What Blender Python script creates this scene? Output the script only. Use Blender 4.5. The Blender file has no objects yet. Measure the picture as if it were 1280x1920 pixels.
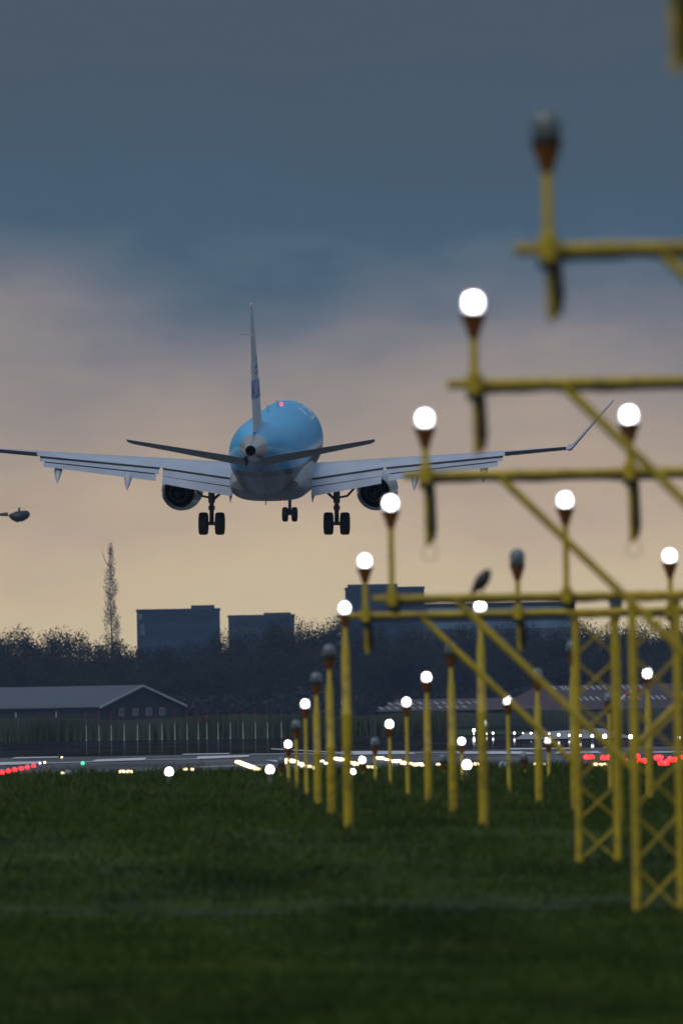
import bpy, bmesh, math, random
import numpy as np
from mathutils import Vector, Matrix, Euler

R = math.radians
PI = math.pi
random.seed(7)
rng = np.random.default_rng(11)
C = bpy.context.scene.collection
SC = bpy.context.scene

# ------------------------------------------------------------------ camera
EYE = 1.46                      # eye height over the grass of the light field
F_PX = 45200.0                  # focal length in photograph pixels (1280 wide)
AX_U, AX_V, ROLL = -304.03, -349.0, 0.0171   # where the light rows vanish, camera roll
cam = bpy.data.cameras.new("camera")
cam_ob = bpy.data.objects.new("camera", cam)
C.objects.link(cam_ob)
SC.camera = cam_ob
cam.sensor_fit = 'HORIZONTAL'
cam.sensor_width = 24.0
cam.lens = F_PX / 1280.0 * 24.0
cam.clip_start = 5.0
cam.clip_end = 60000.0
cam.dof.use_dof = True
cam.dof.focus_distance = 1012.0
cam.dof.aperture_fstop = cam.lens / 88.0     # 88 mm entrance pupil
cam.dof.aperture_blades = 7
cam.dof.aperture_rotation = R(10)
cam_ob.location = (0, 0, EYE)
cam_rot = (Matrix.Rotation(-math.atan(-AX_U / F_PX), 4, 'Z') @
           Matrix.Rotation(R(90) + math.atan(-AX_V / F_PX), 4, 'X') @
           Matrix.Rotation(-ROLL, 4, 'Z'))
cam_ob.rotation_euler = cam_rot.to_euler()

# ------------------------------------------------------------------ world
SUN_EL, SUN_ROT = R(48), R(215)
world = bpy.data.worlds.new("World")
SC.world = world
world.use_nodes = True
nt = world.node_tree
nt.nodes.clear()
N = nt.nodes.new
L = nt.links.new


def srgb(r, g, b):
    f = lambda c: (c / 255 / 12.92) if c <= 10.3 else ((c / 255 + 0.055) / 1.055) ** 2.4
    return (f(r), f(g), f(b), 1.0)


def ramp(tree, stops, interp='LINEAR'):
    n = tree.nodes.new('ShaderNodeValToRGB')
    n.color_ramp.interpolation = interp
    e = n.color_ramp.elements
    while len(e) > 1:
        e.remove(e[-1])
    e[0].position = stops[0][0]
    e[0].color = stops[0][1]
    for p, c in stops[1:]:
        k = e.new(p)
        k.color = c
    return n


def math_node(tree, op, a, b=None, clamp=False):
    n = tree.nodes.new('ShaderNodeMath')
    n.operation = op
    n.use_clamp = clamp
    for i, v in enumerate((a, b)):
        if v is None:
            continue
        if isinstance(v, (int, float)):
            n.inputs[i].default_value = v
        else:
            tree.links.new(v, n.inputs[i])
    return n.outputs[0]


def mix_color(tree, fac, a, b, blend='MIX'):
    n = tree.nodes.new('ShaderNodeMix')
    n.data_type = 'RGBA'
    n.blend_type = blend
    for sock, v in ((n.inputs['Factor'], fac), (n.inputs['A'], a), (n.inputs['B'], b)):
        pass
    ins = [n.inputs[0], n.inputs[6], n.inputs[7]]
    for s, v in zip(ins, (fac, a, b)):
        if isinstance(v, (int, float)):
            s.default_value = v
        elif isinstance(v, tuple):
            s.default_value = v
        else:
            tree.links.new(v, s)
    return n.outputs[2]


sky = N('ShaderNodeTexSky')
sky.sky_type = 'NISHITA'
sky.sun_disc = False
sky.sun_elevation = SUN_EL
sky.sun_rotation = SUN_ROT
sky.air_density = 1.2
sky.dust_density = 2.0
tc = N('ShaderNodeTexCoord')
sep = N('ShaderNodeSeparateXYZ')
L(tc.outputs['Generated'], sep.inputs[0])
z = sep.outputs['Z']
# cloud structure: noise in direction space, stretched along the horizon
mp = N('ShaderNodeMapping')
mp.inputs['Scale'].default_value = (95, 95, 210)
mp.inputs['Location'].default_value = (3.1, 0.0, 1.7)
L(tc.outputs['Generated'], mp.inputs['Vector'])
n1 = N('ShaderNodeTexNoise')
n1.inputs['Scale'].default_value = 1.0
n1.inputs['Detail'].default_value = 5.0
n1.inputs['Roughness'].default_value = 0.5
L(mp.outputs[0], n1.inputs['Vector'])
mp2 = N('ShaderNodeMapping')
mp2.inputs['Scale'].default_value = (260, 260, 800)
L(tc.outputs['Generated'], mp2.inputs['Vector'])
n2 = N('ShaderNodeTexNoise')
n2.inputs['Scale'].default_value = 1.0
n2.inputs['Detail'].default_value = 4.0
L(mp2.outputs[0], n2.inputs['Vector'])
d1 = math_node(nt, 'MULTIPLY', math_node(nt, 'SUBTRACT', n1.outputs[0], 0.5), 0.0075)
d2 = math_node(nt, 'MULTIPLY', math_node(nt, 'SUBTRACT', n2.outputs[0], 0.5), 0.0022)
zz = math_node(nt, 'ADD', z, math_node(nt, 'ADD', d1, d2))


def cloud(zz, x, y, rx, ry, amt):
    """a darker (amt > 0) or paler cloud bank at a fixed place in the sky"""
    az, e = (x - 336) / F_PX, (1309 - y) / F_PX
    a = math_node(nt, 'DIVIDE', math_node(nt, 'SUBTRACT', sep.outputs['X'], az), rx / F_PX)
    b = math_node(nt, 'DIVIDE', math_node(nt, 'SUBTRACT', z, e), ry / F_PX)
    r2 = math_node(nt, 'ADD', math_node(nt, 'MULTIPLY', a, a), math_node(nt, 'MULTIPLY', b, b))
    w = math_node(nt, 'POWER', 2.718, math_node(nt, 'MULTIPLY', r2, -1.0))
    return math_node(nt, 'ADD', zz, math_node(nt, 'MULTIPLY', w, amt / F_PX))


zz = cloud(zz, 440, 575, 230, 70, 95)
zz = cloud(zz, 70, 510, 210, 110, -120)
zz = cloud(zz, 1000, 400, 420, 110, 45)


def el(y):            # photo row -> elevation above the horizon / 0.04
    return (1309 - y) / F_PX / 0.04


low = ramp(nt, [(0.0, srgb(208, 190, 158)), (el(1160), srgb(212, 193, 157)), (el(1060), srgb(208, 187, 154)),
                (el(950), srgb(194, 172, 148)), (el(850), srgb(176, 158, 142)), (el(750), srgb(156, 145, 138)),
                (el(660), srgb(136, 131, 134)), (el(590), srgb(116, 119, 129)), (el(530), srgb(99, 110, 124)),
                (el(470), srgb(84, 103, 120)), (el(420), srgb(71, 94, 114)), (el(250), srgb(71, 89, 106)),
                (el(60), srgb(75, 87, 100)), (1.0, srgb(76, 88, 100))])
L(math_node(nt, 'DIVIDE', zz, 0.04, True), low.inputs[0])
# overcast overhead: brighter and cooler than the dark bank ahead
high = mix_color(nt, 0.35, sky.outputs[0], (1.0, 1.0, 1.0, 1.0))
hs = N('ShaderNodeVectorMath')
hs.operation = 'MULTIPLY'
L(sky.outputs[0], hs.inputs[0])
hs.inputs[1].default_value = (0.05, 0.05, 0.05)
over = N('ShaderNodeVectorMath')
over.operation = 'ADD'
L(hs.outputs[0], over.inputs[0])
over.inputs[1].default_value = (0.20, 0.23, 0.275)
up = N('ShaderNodeMapRange')
up.interpolation_type = 'SMOOTHSTEP'
up.inputs['From Min'].default_value = 0.045
up.inputs['From Max'].default_value = 0.40
L(z, up.inputs['Value'])
skyc = mix_color(nt, up.outputs[0], low.outputs[0], over.outputs[0])
bg = N('ShaderNodeBackground')
bg.inputs['Strength'].default_value = 1.0
L(skyc, bg.inputs['Color'])
wo = N('ShaderNodeOutputWorld')
L(bg.outputs[0], wo.inputs['Surface'])

# ------------------------------------------------------------------ sun (veiled by cloud)
sun = bpy.data.lights.new("sun", 'SUN')
sun.energy = 0.55
sun.angle = R(25)
sun.color = (1.0, 0.95, 0.88)
sun_ob = bpy.data.objects.new("sun", sun)
C.objects.link(sun_ob)
sun_ob.rotation_euler = (R(42), 0, R(-35))

SC.view_settings.view_transform = 'Standard'
SC.view_settings.look = 'None'
SC.view_settings.exposure = 0.0
SC.view_settings.gamma = 1.0
SC.view_settings.use_curve_mapping = False
SC.cycles.use_denoising = True
SC.cycles.max_bounces = 6
SC.cycles.sample_clamp_indirect = 4.0
SC.cycles.caustics_reflective = False
SC.cycles.caustics_refractive = False


# ------------------------------------------------------------------ terrain profile and photo helpers
def gz(d):
    xs = [-100, 120, 206, 211.2, 213.6, 214.1, 237, 267, 500, 60000]
    zs = [-.52, -.50, -.45, -.43, -.425, -.345, -.2, 0.0, 0.0, -0.0009 * 59500]
    return np.interp(d, xs, zs)


def P(x, y, d):                 # a photo pixel at a real distance d -> world point
    u, v = x - 640, 960 - y
    c, s = math.cos(ROLL), math.sin(ROLL)
    U, V = u * c + v * s, -u * s + v * c
    return Vector(((U - AX_U) * d / F_PX, d, EYE + (V - AX_V) * d / F_PX))


def G(x, y):                    # a photo pixel on the ground -> world point
    u, v = x - 640, 960 - y
    c, s = math.cos(ROLL), math.sin(ROLL)
    U, V = u * c + v * s, -u * s + v * c
    k = (V - AX_V) / F_PX
    if -k > 0.0009:
        d = (EYE - 0.0009 * -500 * -1) / (-k - 0.0009) if False else (EYE - 0.45) / (-k - 0.0009) if -k < EYE / 500 else EYE / -k
    else:
        d = 20000
    return Vector(((U - AX_U) * d / F_PX, d, float(gz(d))))


# ------------------------------------------------------------------ materials
def mat(name, col, rough=0.5, metal=0.0, spec=0.5, noise=0.12, scale=3.0, coat=0.0, emit=None, estr=0.0, bump=0.0, coords='Object', stretch=(1, 1, 1)):
    m = bpy.data.materials.new(name)
    m.use_nodes = True
    t = m.node_tree
    b = t.nodes['Principled BSDF']
    b.inputs['Roughness'].default_value = rough
    b.inputs['Metallic'].default_value = metal
    b.inputs['Specular IOR Level'].default_value = spec
    b.inputs['Coat Weight'].default_value = coat
    b.inputs['Coat Roughness'].default_value = 0.08
    c = (col[0], col[1], col[2], 1)
    if noise > 0:
        tcn = t.nodes.new('ShaderNodeTexCoord')
        mpn = t.nodes.new('ShaderNodeMapping')
        mpn.inputs['Scale'].default_value = stretch
        t.links.new(tcn.outputs[coords], mpn.inputs[0])
        nn = t.nodes.new('ShaderNodeTexNoise')
        nn.inputs['Scale'].default_value = scale
        nn.inputs['Detail'].default_value = 6
        t.links.new(mpn.outputs[0], nn.inputs['Vector'])
        lo = tuple(max(0, v * (1 - noise * 2)) for v in col) + (1,)
        hi = tuple(min(1, v * (1 + noise * 2)) for v in col) + (1,)
        rp = ramp(t, [(0.3, lo), (0.7, hi)])
        t.links.new(nn.outputs[0], rp.inputs[0])
        t.links.new(rp.outputs[0], b.inputs['Base Color'])
        if bump > 0:
            bn = t.nodes.new('ShaderNodeBump')
            bn.inputs['Strength'].default_value = bump
            t.links.new(nn.outputs[0], bn.inputs['Height'])
            t.links.new(bn.outputs[0], b.inputs['Normal'])
    else:
        b.inputs['Base Color'].default_value = c
    if emit:
        b.inputs['Emission Color'].default_value = (emit[0], emit[1], emit[2], 1)
        b.inputs['Emission Strength'].default_value = estr
    return m


def yellow_paint():
    m = mat('yellow_paint', (0.49, 0.355, 0.014), 0.42, noise=0.10, scale=2.5, stretch=(1, 1, .5))
    t = m.node_tree
    b = t.nodes['Principled BSDF']
    src = b.inputs['Base Color'].links[0].from_socket
    tcn = t.nodes.new('ShaderNodeTexCoord')
    nn = t.nodes.new('ShaderNodeTexNoise')
    nn.inputs['Scale'].default_value = 9.0
    nn.inputs['Detail'].default_value = 8
    t.links.new(tcn.outputs['Object'], nn.inputs['Vector'])
    rp = ramp(t, [(0.52, (0, 0, 0, 1)), (0.66, (1, 1, 1, 1))])
    t.links.new(nn.outputs[0], rp.inputs[0])
    f = math_node(t, 'MULTIPLY', rp.outputs[0], 0.55)
    t.links.new(mix_color(t, math_node(t, 'MULTIPLY', f, .9), src, (0.16, 0.11, 0.03, 1)), b.inputs['Base Color'])
    return m


M = {}
M['yellow'] = yellow_paint()
M['cable'] = mat('black_cable', (0.012, 0.012, 0.012), 0.6)
M['amber'] = mat('rusty_amber_holder', (0.20, 0.065, 0.014), 0.45, noise=.2, scale=20)
M['collar'] = mat('dark_collar', (0.02, 0.02, 0.02), 0.5)
M['glass'] = mat('unlit_grey_glass', (0.085, 0.115, 0.13), 0.12, spec=.7, noise=.1, scale=20, coat=.5)
M['lit'] = mat('lit_lamp', (0.9, 0.9, 0.9), 0.4, noise=0, emit=(1.0, 0.98, 1.0), estr=11)
m_ = bpy.data.materials.new('glowing_clear_dome')
m_.use_nodes = True
t_ = m_.node_tree
b_ = t_.nodes['Principled BSDF']
b_.inputs['Base Color'].default_value = (.9, .9, .95, 1)
b_.inputs['Emission Color'].default_value = (1, .93, 1, 1)
b_.inputs['Emission Strength'].default_value = 2.2
b_.inputs['Roughness'].default_value = .2
tr_ = t_.nodes.new('ShaderNodeBsdfTransparent')
mx_ = t_.nodes.new('ShaderNodeMixShader')
mx_.inputs[0].default_value = .35
t_.links.new(tr_.outputs[0], mx_.inputs[1])
t_.links.new(b_.outputs[0], mx_.inputs[2])
t_.links.new(mx_.outputs[0], t_.nodes['Material Output'].inputs['Surface'])
M['dome'] = m_
M['core'] = mat('hot_lamp_core', (0.9, 0.9, 0.9), 0.4, noise=0, emit=(1.0, 0.98, 1.0), estr=1)
t_ = M['core'].node_tree        # the lens throws its light along the approach, so its front is hottest
ge_ = t_.nodes.new('ShaderNodeNewGeometry')
dp_ = t_.nodes.new('ShaderNodeVectorMath')
dp_.operation = 'DOT_PRODUCT'
dp_.inputs[1].default_value = (0, -1, .05)
t_.links.new(ge_.outputs['Normal'], dp_.inputs[0])
fr_ = math_node(t_, 'ADD', math_node(t_, 'MULTIPLY', math_node(t_, 'MAXIMUM', dp_.outputs['Value'], 0.0), 170), 4)
t_.links.new(fr_, t_.nodes['Principled BSDF'].inputs['Emission Strength'])
M['warm'] = mat('warm_lit_lamp', (0.9, 0.85, 0.7), 0.4, noise=0, emit=(1.0, 0.76, 0.38), estr=6)
M['red'] = mat('red_lit_lamp', (0.6, 0.02, 0.02), 0.4, noise=0, emit=(1.0, 0.014, 0.016), estr=8)
M['green'] = mat('green_lit_lamp', (0.02, 0.5, 0.15), 0.4, noise=0, emit=(0.02, 1.0, 0.25), estr=5)
M['blue'] = mat('violet_lit_lamp', (0.2, 0.2, 0.6), 0.4, noise=0, emit=(0.65, 0.6, 1.0), estr=6)
M['metal'] = mat('grey_cast_metal', (0.3, 0.3, 0.3), 0.5, metal=.6)
M['white_housing'] = mat('pale_housing', (0.36, 0.41, 0.49), 0.5, noise=.15, scale=20)


# ------------------------------------------------------------------ mesh builder
class MB:
    def __init__(self):
        self.v, self.f, self.m = [], [], []

    def face(self, pts, mi=0):
        b = len(self.v)
        self.v += [tuple(p) for p in pts]
        self.f.append(tuple(range(b, b + len(pts))))
        self.m.append(mi)

    def box(self, lo, hi, mi=0, mtx=None):
        (x0, y0, z0), (x1, y1, z1) = lo, hi
        p = [(x0, y0, z0), (x1, y0, z0), (x1, y1, z0), (x0, y1, z0), (x0, y0, z1), (x1, y0, z1), (x1, y1, z1), (x0, y1, z1)]
        if mtx is not None:
            p = [tuple(mtx @ Vector(q)) for q in p]
        b = len(self.v)
        self.v += p
        for q in ((0, 3, 2, 1), (4, 5, 6, 7), (0, 1, 5, 4), (1, 2, 6, 5), (2, 3, 7, 6), (3, 0, 4, 7)):
            self.f.append(tuple(b + i for i in q))
            self.m.append(mi)
        return self

    def rings(self, rings, mi=0, cap0=True, cap1=True):
        b = len(self.v)
        n = len(rings[0])
        for r in rings:
            self.v += [tuple(p) for p in r]
        for i in range(len(rings) - 1):
            for j in range(n):
                k = (j + 1) % n
                self.f.append((b + i * n + j, b + i * n + k, b + (i + 1) * n + k, b + (i + 1) * n + j))
                self.m.append(mi)
        if cap0:
            self.f.append(tuple(b + j for j in reversed(range(n))))
            self.m.append(mi)
        if cap1:
            o = b + (len(rings) - 1) * n
            self.f.append(tuple(o + j for j in range(n)))
            self.m.append(mi)
        return self

    def lathe(self, prof, n=20, c=(0, 0, 0), axis='Z', mi=0, cap0=True, cap1=True):
        rings = []
        for r, h in prof:
            ring = []
            for j in range(n):
                a = 2 * PI * j / n
                x, y = max(r, 1e-4) * math.cos(a), max(r, 1e-4) * math.sin(a)
                if axis == 'Z':
                    p = (c[0] + x, c[1] + y, c[2] + h)
                elif axis == 'Y':
                    p = (c[0] + y, c[1] + h, c[2] + x)
                else:
                    p = (c[0] + h, c[1] + x, c[2] + y)
                ring.append(p)
            rings.append(ring)
        return self.rings(rings, mi, cap0, cap1)

    def tube(self, path, rad, n=10, mi=0, flat=1.0):
        path = [Vector(p) for p in path]
        if not isinstance(rad, (list, tuple)):
            rad = [rad] * len(path)
        rings = []
        ref = None
        for i, p in enumerate(path):
            t = (path[min(i + 1, len(path) - 1)] - path[max(i - 1, 0)]).normalized()
            if ref is None:
                ref = Vector((1, 0, 0)) if abs(t.x) < .9 else Vector((0, 1, 0))
            a = (ref - t * ref.dot(t)).normalized()
            ref = a
            b = t.cross(a)
            rings.append([p + a * (rad[i] * flat * math.cos(2 * PI * j / n)) + b * (rad[i] * math.sin(2 * PI * j / n)) for j in range(n)])
        return self.rings(rings, mi)

    def build(self, name, mats, parent=None, smooth=True, angle=40):
        me = bpy.data.meshes.new(name)
        me.from_pydata(self.v, [], self.f)
        if not isinstance(mats, (list, tuple)):
            mats = [mats]
        for m in mats:
            me.materials.append(m)
        me.polygons.foreach_set('material_index', self.m)
        bm = bmesh.new()
        bm.from_mesh(me)
        bmesh.ops.recalc_face_normals(bm, faces=bm.faces)
        bm.to_mesh(me)
        bm.free()
        if smooth:
            me.polygons.foreach_set('use_smooth', [True] * len(me.polygons))
            me.set_sharp_from_angle(angle=R(angle))
        me.update()
        o = bpy.data.objects.new(name, me)
        C.objects.link(o)
        if parent is not None:
            o.parent = parent
        return o


def raw_mesh(name, V, Fc, mats, mi=None, smooth=False):
    """V (n,3) array and Fc (m,k) int array of equal-sided faces"""
    me = bpy.data.meshes.new(name)
    k = Fc.shape[1]
    me.vertices.add(len(V))
    me.vertices.foreach_set('co', np.ascontiguousarray(V, dtype=np.float32).ravel())
    me.loops.add(Fc.size)
    me.loops.foreach_set('vertex_index', np.ascontiguousarray(Fc, dtype=np.int32).ravel())
    me.polygons.add(len(Fc))
    me.polygons.foreach_set('loop_start', np.arange(0, Fc.size, k, dtype=np.int32))
    me.polygons.foreach_set('loop_total', np.full(len(Fc), k, dtype=np.int32))
    for m in (mats if isinstance(mats, (list, tuple)) else [mats]):
        me.materials.append(m)
    if mi is not None:
        me.polygons.foreach_set('material_index', np.ascontiguousarray(mi, dtype=np.int32))
    me.update(calc_edges=True)
    me.validate()
    o = bpy.data.objects.new(name, me)
    C.objects.link(o)
    return o


def tag(o, label=None, cat=None, group=None, kind=None):
    if label:
        o['label'] = label
    if cat:
        o['category'] = cat
    if group:
        o['group'] = group
    if kind:
        o['kind'] = kind
    return o


def thing(name, label, cat, loc=(0, 0, 0), rot=(0, 0, 0), group=None):
    o = bpy.data.objects.new(name, None)
    C.objects.link(o)
    o.location = loc
    o.rotation_euler = rot
    o.empty_display_size = .2
    return tag(o, label, cat, group)


def copy_tree(o, parent=None):
    c = o.copy()
    C.objects.link(c)
    c.parent = parent
    for ch in list(o.children):
        copy_tree(ch, c)
    return c


# ------------------------------------------------------------------ ground, runway
def ground_material():
    m = bpy.data.materials.new('meadow_ground')
    m.use_nodes = True
    t = m.node_tree
    b = t.nodes['Principled BSDF']
    b.inputs['Roughness'].default_value = 0.95
    b.inputs['Specular IOR Level'].default_value = 0.1
    tcn = t.nodes.new('ShaderNodeTexCoord')
    mpn = t.nodes.new('ShaderNodeMapping')
    mpn.inputs['Scale'].default_value = (1.0, .06, 1)
    t.links.new(tcn.outputs['Object'], mpn.inputs[0])
    a = t.nodes.new('ShaderNodeTexNoise')
    a.inputs['Scale'].default_value = 0.9
    a.inputs['Detail'].default_value = 8
    a.inputs['Roughness'].default_value = .6
    t.links.new(mpn.outputs[0], a.inputs['Vector'])
    rp = ramp(t, [(0.3, (0.022, 0.034, 0.006, 1)), (0.5, (0.034, 0.058, 0.010, 1)), (0.7, (0.055, 0.080, 0.018, 1))])
    t.links.new(a.outputs[0], rp.inputs[0])
    mp3 = t.nodes.new('ShaderNodeMapping')
    mp3.inputs['Scale'].default_value = (.55, .075, 1)
    mp3.inputs['Location'].default_value = (4.0, 2.0, 0)
    t.links.new(tcn.outputs['Object'], mp3.inputs[0])
    a3 = t.nodes.new('ShaderNodeTexNoise')
    a3.inputs['Scale'].default_value = 1.0
    a3.inputs['Detail'].default_value = 5
    t.links.new(mp3.outputs[0], a3.inputs['Vector'])
    r3 = ramp(t, [(0.36, (.66, .68, .70, 1)), (0.5, (1, 1, 1, 1)), (0.66, (1.22, 1.15, 1.08, 1))])
    t.links.new(a3.outputs[0], r3.inputs[0])
    t.links.new(mix_color(t, 1.0, rp.outputs[0], r3.outputs[0], 'MULTIPLY'), b.inputs['Base Color'])
    return m


ys = [-60, 60, 120, 160, 190, 206, 209, 211.2, 213.6, 214.1, 218, 226, 237, 245, 255, 267, 300, 350, 400, 450, 500,
      560, 640, 730, 900, 1100, 1400, 1800, 2500, 3500, 5000, 8000, 12000, 20000, 40000]
xs = [-12000, -4000, -1500, -600, -200, -60, -20, -8, -3, 0, 3, 6, 10, 14, 20, 60, 200, 600, 1500, 4000, 12000]
V = np.array([(x, y, float(gz(y))) for y in ys for x in xs])
nx = len(xs)
Fc = np.array([(i * nx + j, i * nx + j + 1, (i + 1) * nx + j + 1, (i + 1) * nx + j) for i in range(len(ys) - 1) for j in range(nx - 1)])
g = raw_mesh('ground', V, Fc, ground_material())
tag(g, kind='structure')


def sheet(name, y0, y1, x0, x1, m, dz=0.02, steps=12):
    yy = np.linspace(y0, y1, steps)
    V = np.array([(x, y, float(gz(y)) + dz) for y in yy for x in (x0, x1)])
    Fc = np.array([(2 * i, 2 * i + 1, 2 * i + 3, 2 * i + 2) for i in range(steps - 1)])
    return raw_mesh(name, V, Fc, m)


def pavement(name, col, gloss, rough):
    """matt pavement under a broken film of water"""
    m = mat(name, col, .9, noise=.3, scale=.25, stretch=(1, .06, 1), spec=0)
    t = m.node_tree
    d = t.nodes.new('ShaderNodeBsdfDiffuse')
    t.links.new(t.nodes['Principled BSDF'].inputs['Base Color'].links[0].from_socket, d.inputs['Color'])
    g_ = t.nodes.new('ShaderNodeBsdfGlossy')
    g_.inputs['Roughness'].default_value = rough
    x = t.nodes.new('ShaderNodeMixShader')
    nz = t.nodes.new('ShaderNodeTexNoise')
    mp_ = t.nodes.new('ShaderNodeMapping')
    mp_.inputs['Scale'].default_value = (.12, .018, 1)
    tc_ = t.nodes.new('ShaderNodeTexCoord')
    t.links.new(tc_.outputs['Object'], mp_.inputs[0])
    t.links.new(mp_.outputs[0], nz.inputs['Vector'])
    nz.inputs['Scale'].default_value = 1.0
    rp = ramp(t, [(.35, (gloss * .5,) * 3 + (1,)), (.65, (gloss * 1.4,) * 3 + (1,))])
    t.links.new(nz.outputs[0], rp.inputs[0])
    t.links.new(rp.outputs[0], x.inputs[0])
    t.links.new(d.outputs[0], x.inputs[1])
    t.links.new(g_.outputs[0], x.inputs[2])
    t.links.new(x.outputs[0], t.nodes['Material Output'].inputs['Surface'])
    return m


M['asphalt'] = pavement('damp_asphalt', (0.095, 0.10, 0.115), .26, .12)
M['wet'] = pavement('wet_runway', (0.026, 0.028, 0.036), .32, .012)
M['marking'] = mat('white_marking', (0.62, 0.62, 0.64), 0.45, noise=.1, scale=2)
M['strip'] = mat('pale_ditch_strip', (0.055, 0.060, 0.05), 0.9, noise=.3, scale=2.0)  # matt pale mottled tone for the narrow strip along the ditch
tag(sheet('runway', 494, 732, -60, 60, M['asphalt'], .02), kind='structure')
tag(sheet('wet_runway', 732, 1392, -80, 120, M['wet'], .02, 30), kind='structure')
tag(sheet('ditch', 212.1, 212.9, -30, 40, M['strip'], .012, 4), kind='structure')


tag(sheet('wet_apron', 1396, 2690, 24, 260, M['wet'], .02, 20), kind='structure')
# painted threshold stripes, real stripes 1.8 m wide lying along the runway
def marking(pts, name='runway_marking'):
    mb = MB()
    q = [Vector((p.x, p.y, float(gz(p.y)) + .045)) for p in (G(*a) for a in pts)]
    mb.face(q)
    o = mb.build(name, M['marking'], smooth=False)
    return tag(o, kind='structure')


for pts in (((-40, 1440), (72, 1435.5), (84, 1431), (-40, 1433.5)), ((20, 1425.5), (106, 1423.8), (112, 1421.6), (30, 1423)),
            ((168, 1432), (272, 1428.5), (274, 1424), (182, 1427.5)), ((366, 1427), (466, 1422.5), (468, 1418.8), (372, 1421.4)),
            ((340, 1418.3), (430, 1416.8), (430, 1415.2), (345, 1416.6)),
            ((640, 1418.5), (780, 1417), (760, 1411), (640, 1411.5)), ((860, 1417), (1016, 1417.5), (975, 1412), (850, 1412)),
            ((955, 1408.5), (1080, 1407.5), (1080, 1405), (950, 1405.8)), ((1040, 1417), (1128, 1415.5), (1120, 1412), (1045, 1412.5)),
            ((1220, 1415), (1300, 1414.5), (1300, 1412), (1225, 1412.5)), ((520, 1433), (556, 1436), (550, 1429), (498, 1429)),
            ((508, 1407.5), (660, 1416), (660, 1414.5), (508, 1406))):
    marking(pts)
for pts in (((84, 1434.8), (168, 1432.2), (168, 1431.3), (84, 1434)), ((274, 1428.2), (366, 1426.6), (366, 1425.8), (274, 1427.4)),
            ((468, 1417.6), (960, 1413.2), (960, 1412.6), (468, 1416.8)), ((360, 1443), (510, 1438), (510, 1437.4), (360, 1442))):
    marking(pts)
# sky reflection on the wet pavement, painted as a pale grey sheet
M['sky_sheen'] = mat('painted_sky_reflection', (0.24, 0.25, 0.26), 0.6, noise=.15, scale=.1)
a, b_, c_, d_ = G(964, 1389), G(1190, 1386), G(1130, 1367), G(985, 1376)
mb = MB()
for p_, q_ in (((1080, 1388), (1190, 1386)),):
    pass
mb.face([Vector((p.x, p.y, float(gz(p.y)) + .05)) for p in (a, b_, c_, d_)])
tag(mb.build('sky_reflection_sheet', M['sky_sheen'], smooth=False), kind='structure')

# ------------------------------------------------------------------ grass (one uncountable mass)
M['grass'] = ground_material()
M['grass'].name = 'grass_blades'
gt = M['grass'].node_tree
gb = gt.nodes['Principled BSDF']
for n_ in gt.nodes:
    if n_.type == 'MAPPING' and n_.inputs['Scale'].default_value[0] == 1.0:
        n_.inputs['Scale'].default_value = (1.0, .25, 1)
    if n_.type == 'VALTORGB' and n_.color_ramp.elements[0].color[0] < .1:
        e = n_.color_ramp.elements
        e[0].color = (0.026, 0.048, 0.009, 1)
        e[1].color = (0.042, 0.073, 0.013, 1)
        e[2].color = (0.066, 0.090, 0.021, 1)
M['flower'] = mat('yellow_flower', (0.20, 0.17, 0.02), 0.7, noise=0)
M['straw'] = mat('dry_stalk', (0.06, 0.055, 0.025), 0.8, noise=.2)


def blades(n, d0, d1, h, w, xpad=4.0, dens=None):
    # even density in the picture's depth: d from uniform 1/d
    u = rng.random(n)
    d = 1 / (1 / d0 + u * (1 / d1 - 1 / d0))
    half = 640 / F_PX * d
    cx = 304 / F_PX * d
    x = cx + (rng.random(n) * 2 - 1) * (half + xpad)
    open_ = np.sin(x * 2.3) + np.sin(x * 6.1 + 1) + np.where(x < 1.2, .8, -.3) > 0.3     # gaps where the ditch shows
    keep = ~((d > 210.7) & (d < 213.1) & open_)
    d, x = d[keep], x[keep]
    n = len(d)
    clump = 0.6 + 0.8 * (np.sin(x * 1.7 + d * .31) * np.sin(x * .61 - d * .23 + 2) * .5 + .5)
    hh = (h(d) if callable(h) else h) * clump * (0.55 + rng.random(n) * .9)
    ww = w * (0.6 + rng.random(n) * .8)
    a = rng.random(n) * 2 * PI
    lean = hh * (0.15 + rng.random(n) * .5)
    la = rng.random(n) * 2 * PI
    zb = gz(d) - .01
    V = np.empty((n, 4, 3))
    V[:, 0] = np.stack([x - np.cos(a) * ww, d - np.sin(a) * ww, zb], 1)
    V[:, 1] = np.stack([x + np.cos(a) * ww, d + np.sin(a) * ww, zb], 1)
    V[:, 2] = np.stack([x + np.cos(la) * lean + np.cos(a) * ww * .3, d + np.sin(la) * lean, zb + hh], 1)
    V[:, 3] = np.stack([x + np.cos(la) * lean - np.cos(a) * ww * .3, d + np.sin(la) * lean, zb + hh], 1)
    return V.reshape(-1, 3), np.arange(n * 4).reshape(n, 4)


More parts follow.
